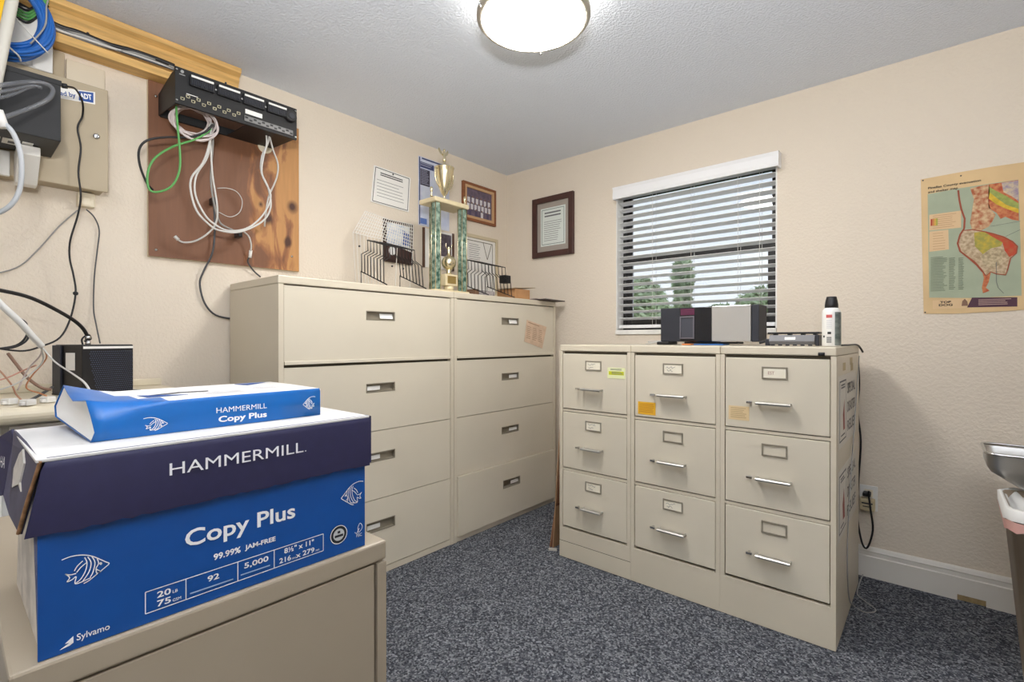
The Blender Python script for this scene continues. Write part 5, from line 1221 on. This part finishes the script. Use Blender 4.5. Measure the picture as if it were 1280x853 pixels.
MB().box(rx(858), rx(926), yf+.01, yf+.11, ZV+.0062, ZV+.0155).build('foot', M_black, rd, .003)
tag(MB().box(rx(876), rx(913), yf-.04, yf+.05, ZV+.0006, ZV+.0058).build('blue_folder', mat('blue_folder', '2C68B0', .5), None), 'blue folder under the music player', 'folder')
tag(MB().box(rx(861), rx(873), yf-.045, yf+.02, ZV+.0006, ZV+.0058).build('orange_pad', mat('orange_pad', 'E2813B', .6), None), 'small orange note pad under the front of the music player', 'pad')
o = MB().tube([(1.33, -.36, ZV+.004), (1.37, -.44, ZV+.004), (1.41, -.36, ZV+.012), (1.44, -.42, ZV+.018), (1.40, -.46, ZV+.010), (1.36, -.40, ZV+.015), (1.42, -.38, ZV+.02), (1.43, -.40, ZV+.008)], .0022, 6).build('cable', M_greyw)
tag(o, 'tangled thin white cord on the cabinet top left of the music player', 'cable')
# toner cartridge
tn = thing('toner_cartridge', 'grey and black toner cartridge lying between the music player and the spray can', 'cartridge', (2.065, -.47, ZV))
y0 = -.53
MB().slab([(1.975, y0+.012, ZV+.006), (1.975, y0, ZV+.02), (1.975, y0+.012, ZV+.046), (1.975, y0+.085, ZV+.046), (1.975, y0+.095, ZV+.006)], (.17, 0, 0)).build('body', mat('grey_plastic', '77777B', .45), tn, .002)
MB().box(1.965, 2.16, y0+.02, y0+.08, ZV+.0505, ZV+.0585).build('top_shutter', M_black, tn, .002)
for x in (1.985, 2.04, 2.09, 2.135): MB().box(x, x+.012, y0+.03, y0+.07, ZV+.0462, ZV+.0503).build('hinge', M_black, tn)
MB().box(1.955, 1.974, y0+.02, y0+.09, ZV+.0008, ZV+.03).build('end_cap', M_dark, tn, .003); MB().box(2.1455, 2.160, y0+.01, y0+.09, ZV+.0008, ZV+.046).build('end_cap', M_dark, tn, .003)
MB().slab([(2.035, y0+.0028, ZV+.026), (2.075, y0+.0028, ZV+.026), (2.075, y0+.0075, ZV+.037), (2.035, y0+.0075, ZV+.037)], (0, -.0008, .0)).build('label', M_paper, tn)
for k in range(6): MB().box(1.98+.028*k, 1.994+.028*k, y0+.013, y0+.024, ZV+.0008, ZV+.006).build('foot', M_dark, tn)
MB().tube([(1.93, y0+.03, ZV+.012), (1.95, y0+.03, ZV+.018), (1.957, y0+.03, ZV+.022)], .006, 8).build('gear_shaft', M_black, tn)
# spray can
sp = thing('spray_can', 'white and grey spray can with black cap at the right edge of the cabinets', 'can', (2.2105, -.60, ZV))
c_ = (2.2135, -.60, ZV+.0006)
cn = MB().lathe([(.029, 0), (.0315, .003), (.0315, .128), (.030, .138), (.025, .146), (.022, .149)], c_, 32).build('body', M_white, sp)
MB().lathe([(.0225, .1495), (.0225, .160), (.0205, .175), (.0175, .188), (.0165, .193), (.013, .193), (.012, .186)], c_, 28).build('cap', M_black, sp)
def wrap(a0, a1, z0, z1, m, name, r=.0318, n=10):
    mb = MB(); vs = []
    for k in range(n+1):
        a = math.radians(a0+(a1-a0)*k/n)
        vs += [(c_[0]+r*math.cos(a), c_[1]+r*math.sin(a), c_[2]+z) for z in (z0, z1)]
    return mb.add(vs, [(2*k, 2*k+2, 2*k+3, 2*k+1) for k in range(n)], True).build(name, m, cn)
# the camera sees the can from bearing about -82 degrees
wrap(-62, 10, .004, .132, mat('dark_grey_label', '55605C', .4, col2='8B928C', nscale=40), 'picture_panel')
wrap(-115, -78, .110, .122, mat('red_label', 'C25A56', .5), 'red_band', .0319)
for z0_, z1_, a0_, a1_ in ((.070, .105, -113, -80), ): 
    for k in range(7): wrap(a0_, a1_, z0_+.005*k, z0_+.005*k+.0016, mat('pale_grey_print', 'C9C7CB', .7), 'fine_print', .0319, 5)
wrap(-106, -84, .047, .056, M_inkd, 'code_print', .0319, 5); 
for k in range(4): wrap(-112, -82, .014+.006*k, .018+.006*k, M_ink, 'print_block', .0319, 5)
wrap(-140, -125, .034, .042, M_inkd, 'code_print', .0319, 5)

# ---------------------------------------------------------------- right-hand wall and floor
wo = thing('wall_outlet', 'white double outlet plate on the wall beside the file cabinets', 'outlet', (2.281, -.003, .315))
MB().box(2.247, 2.316, -.007, -.001, .313, .430).build('plate', M_wplast, wo, .002)
MB().box(2.265, 2.298, -.009, -.0072, .378, .412).build('socket', M_cream, wo, .002)
ad = thing('plug_adapter', 'beige plug-in adapter in the lower half of the outlet', 'adapter', (2.279, -.03, .315))
MB().box(2.250, 2.308, -.046, -.0095, .318, .375).build('body', mat('aged_beige_plastic', 'CDBD98', .45), ad, .006)
MB().box(2.258, 2.300, -.0475, -.0462, .352, .358).build('slot', M_dark, ad); MB().box(2.262, 2.296, -.0475, -.0462, .338, .342).build('slot', M_dark, ad)
o = cable('cordR', .0042, M_blk, 'black power cord hanging beside the cabinet down to the wall outlet', 'power_cord', seg=8)
MB().box(2.262, 2.292, -.055, -.0098, .388, .404).build('plug', M_black, o, .003)
D['cordW'] = [(max(x, 2.2605), y, z) for x, y, z in D['cordW']]
cable('cordW', .0022, M_grey, 'thin white cord hanging along the cabinet side and curling on the carpet', 'cord', seg=7)
cc_ = MB().tube([(2.225, -.56, ZV+.004), (2.245, -.40, ZV+.004), (2.257, -.20, ZV+.002), (2.266, -.10, ZV-.03)], .0042, 8).build('power_cord', M_blk)
tag(cc_, 'black cord lying over the right top edge of the cabinets behind the spray can', 'cord')
# flattened cardboard in the gap
cb_ = thing('cardboard_sheet', 'folded brown cardboard leaning against the cabinet nearest the corner', 'cardboard', (.99, -.6, .0))
MB().slab([(.945, -.725, .002), (.952, -.25, .002), (1.030, -.25, .46), (1.028, -.735, .46)], (.006, 0, 0)).build('outer_sheet', mat('brown_corrugate', '96694A', .85, noise=.06, nscale=30), cb_)
MB().slab([(.962, -.722, .002), (.968, -.25, .002), (1.038, -.25, .70), (1.038, -.76, .70)], (.006, 0, 0)).build('inner_sheet', mat('pale_corrugate', 'A88463', .85, noise=.06, nscale=30), cb_)
MB().slab([(.953, -.724, .002), (.959, -.25, .002), (1.033, -.25, .52), (1.032, -.742, .52)], (.005, 0, 0)).build('middle_sheet', mat('dark_corrugate', '744D38', .85), cb_)
tag(MB().obox((.985, -.75, .006), (.018, .012, 0), (-.004, .006, 0), (0, 0, .005)).build('wood_offcut', mat('grey_white_offcut', 'B9B4AA', .7)), 'small pale offcut lying on the carpet by the leaning cardboard', 'offcut')

# waste bin with liner
wb_ = thing('waste_bin', 'tall beige plastic waste bin with a white liner at the right edge', 'bin', (2.87, -.66, 0))
def rr(x0, x1, y0, y1, z, r, n=5):
    P = []
    for cx, cy, a0 in ((x1-r, y1-r, 0), (x0+r, y1-r, 90), (x0+r, y0+r, 180), (x1-r, y0+r, 270)):
        for k in range(n+1):
            a = math.radians(a0 + 90*k/n); P.append((cx+r*math.cos(a), cy+r*math.sin(a), z))
    return P
def loft(mb, rings, smooth=True, cap=False):
    n = len(rings[0])
    vs = [p for r in rings for p in r]
    mb.add(vs, [(i*n+k, i*n+(k+1) % n, (i+1)*n+(k+1) % n, (i+1)*n+k) for i in range(len(rings)-1) for k in range(n)], smooth)
    if cap: mb.add(rings[0], [tuple(range(n))])
    return mb
bx0, bx1, by0, by1, bh = 2.690, 3.05, -.80, -.50, .60
b_ = loft(MB(), [rr(bx0+.05, bx1-.05, by0+.04, by1-.04, .003, .04), rr(bx0, bx1, by0, by1, bh, .045), rr(bx0-.006, bx1+.006, by0-.006, by1+.006, bh, .05), rr(bx0-.006, bx1+.006, by0-.006, by1+.006, bh+.012, .05), rr(bx0+.004, bx1-.004, by0+.004, by1-.004, bh+.012, .042), rr(bx0+.055, bx1-.055, by0+.045, by1-.045, .012, .035)], cap=True)
b_.build('body', mat('taupe_plastic', '9C8B76', .5), wb_)
r_ = random.Random(9)
def crinkle(P, s): return [(x+r_.uniform(-s, s), y+r_.uniform(-s, s), z+r_.uniform(-s, s)*1.5) for x, y, z in P]
M_bag = mat('white_bin_bag', 'E4E2DD', .4)
loft(MB(), [crinkle(rr(bx0+.05, bx1-.05, by0+.045, by1-.045, .25, .05), .006), crinkle(rr(bx0+.02, bx1-.02, by0+.02, by1-.02, bh-.06, .045), .005), crinkle(rr(bx0-.001, bx1+.001, by0-.001, by1+.001, bh+.018, .045), .002), crinkle(rr(bx0-.011, bx1+.011, by0-.011, by1+.011, bh+.012, .05), .002), crinkle(rr(bx0-.011, bx1+.011, by0-.011, by1+.011, bh-.018, .05), .002)]).build('liner', M_bag, wb_)
loft(MB(), [crinkle(rr(bx0-.011, bx1+.011, by0-.011, by1+.011, bh-.019, .05), .0015), crinkle(rr(bx0-.0085, bx1+.0085, by0-.0085, by1+.0085, bh-.05, .05), .003)]).build('liner_hem', mat('pink_liner_hem', 'D8A79C', .5), wb_)
# shiny metal scoop lying across the back of the bin
sc_ = thing('metal_tray', 'shiny steel tray with a rolled rim resting on the back of the waste bin', 'tray', (2.9, -.50, .60))
rings = [rr(2.652, 3.06, -.575, -.34, .738, .03), rr(2.648, 3.064, -.579, -.336, .734, .03), rr(2.652, 3.06, -.575, -.34, .728, .03), rr(2.653, 3.058, -.573, -.342, .692, .03), rr(2.664, 3.05, -.565, -.35, .672, .03), rr(2.735, 2.99, -.54, -.40, .622, .03)]
loft(MB(), rings).add(rings[-1], [tuple(range(len(rings[-1])))]).build('pan', mat('polished_steel', 'C4C2BE', .28, .9), sc_)
MB().tube(rr(2.650, 3.062, -.577, -.338, .737, .03), .005, 8, closed=True, smooth=0).build('rolled_rim', M_chrome, sc_)
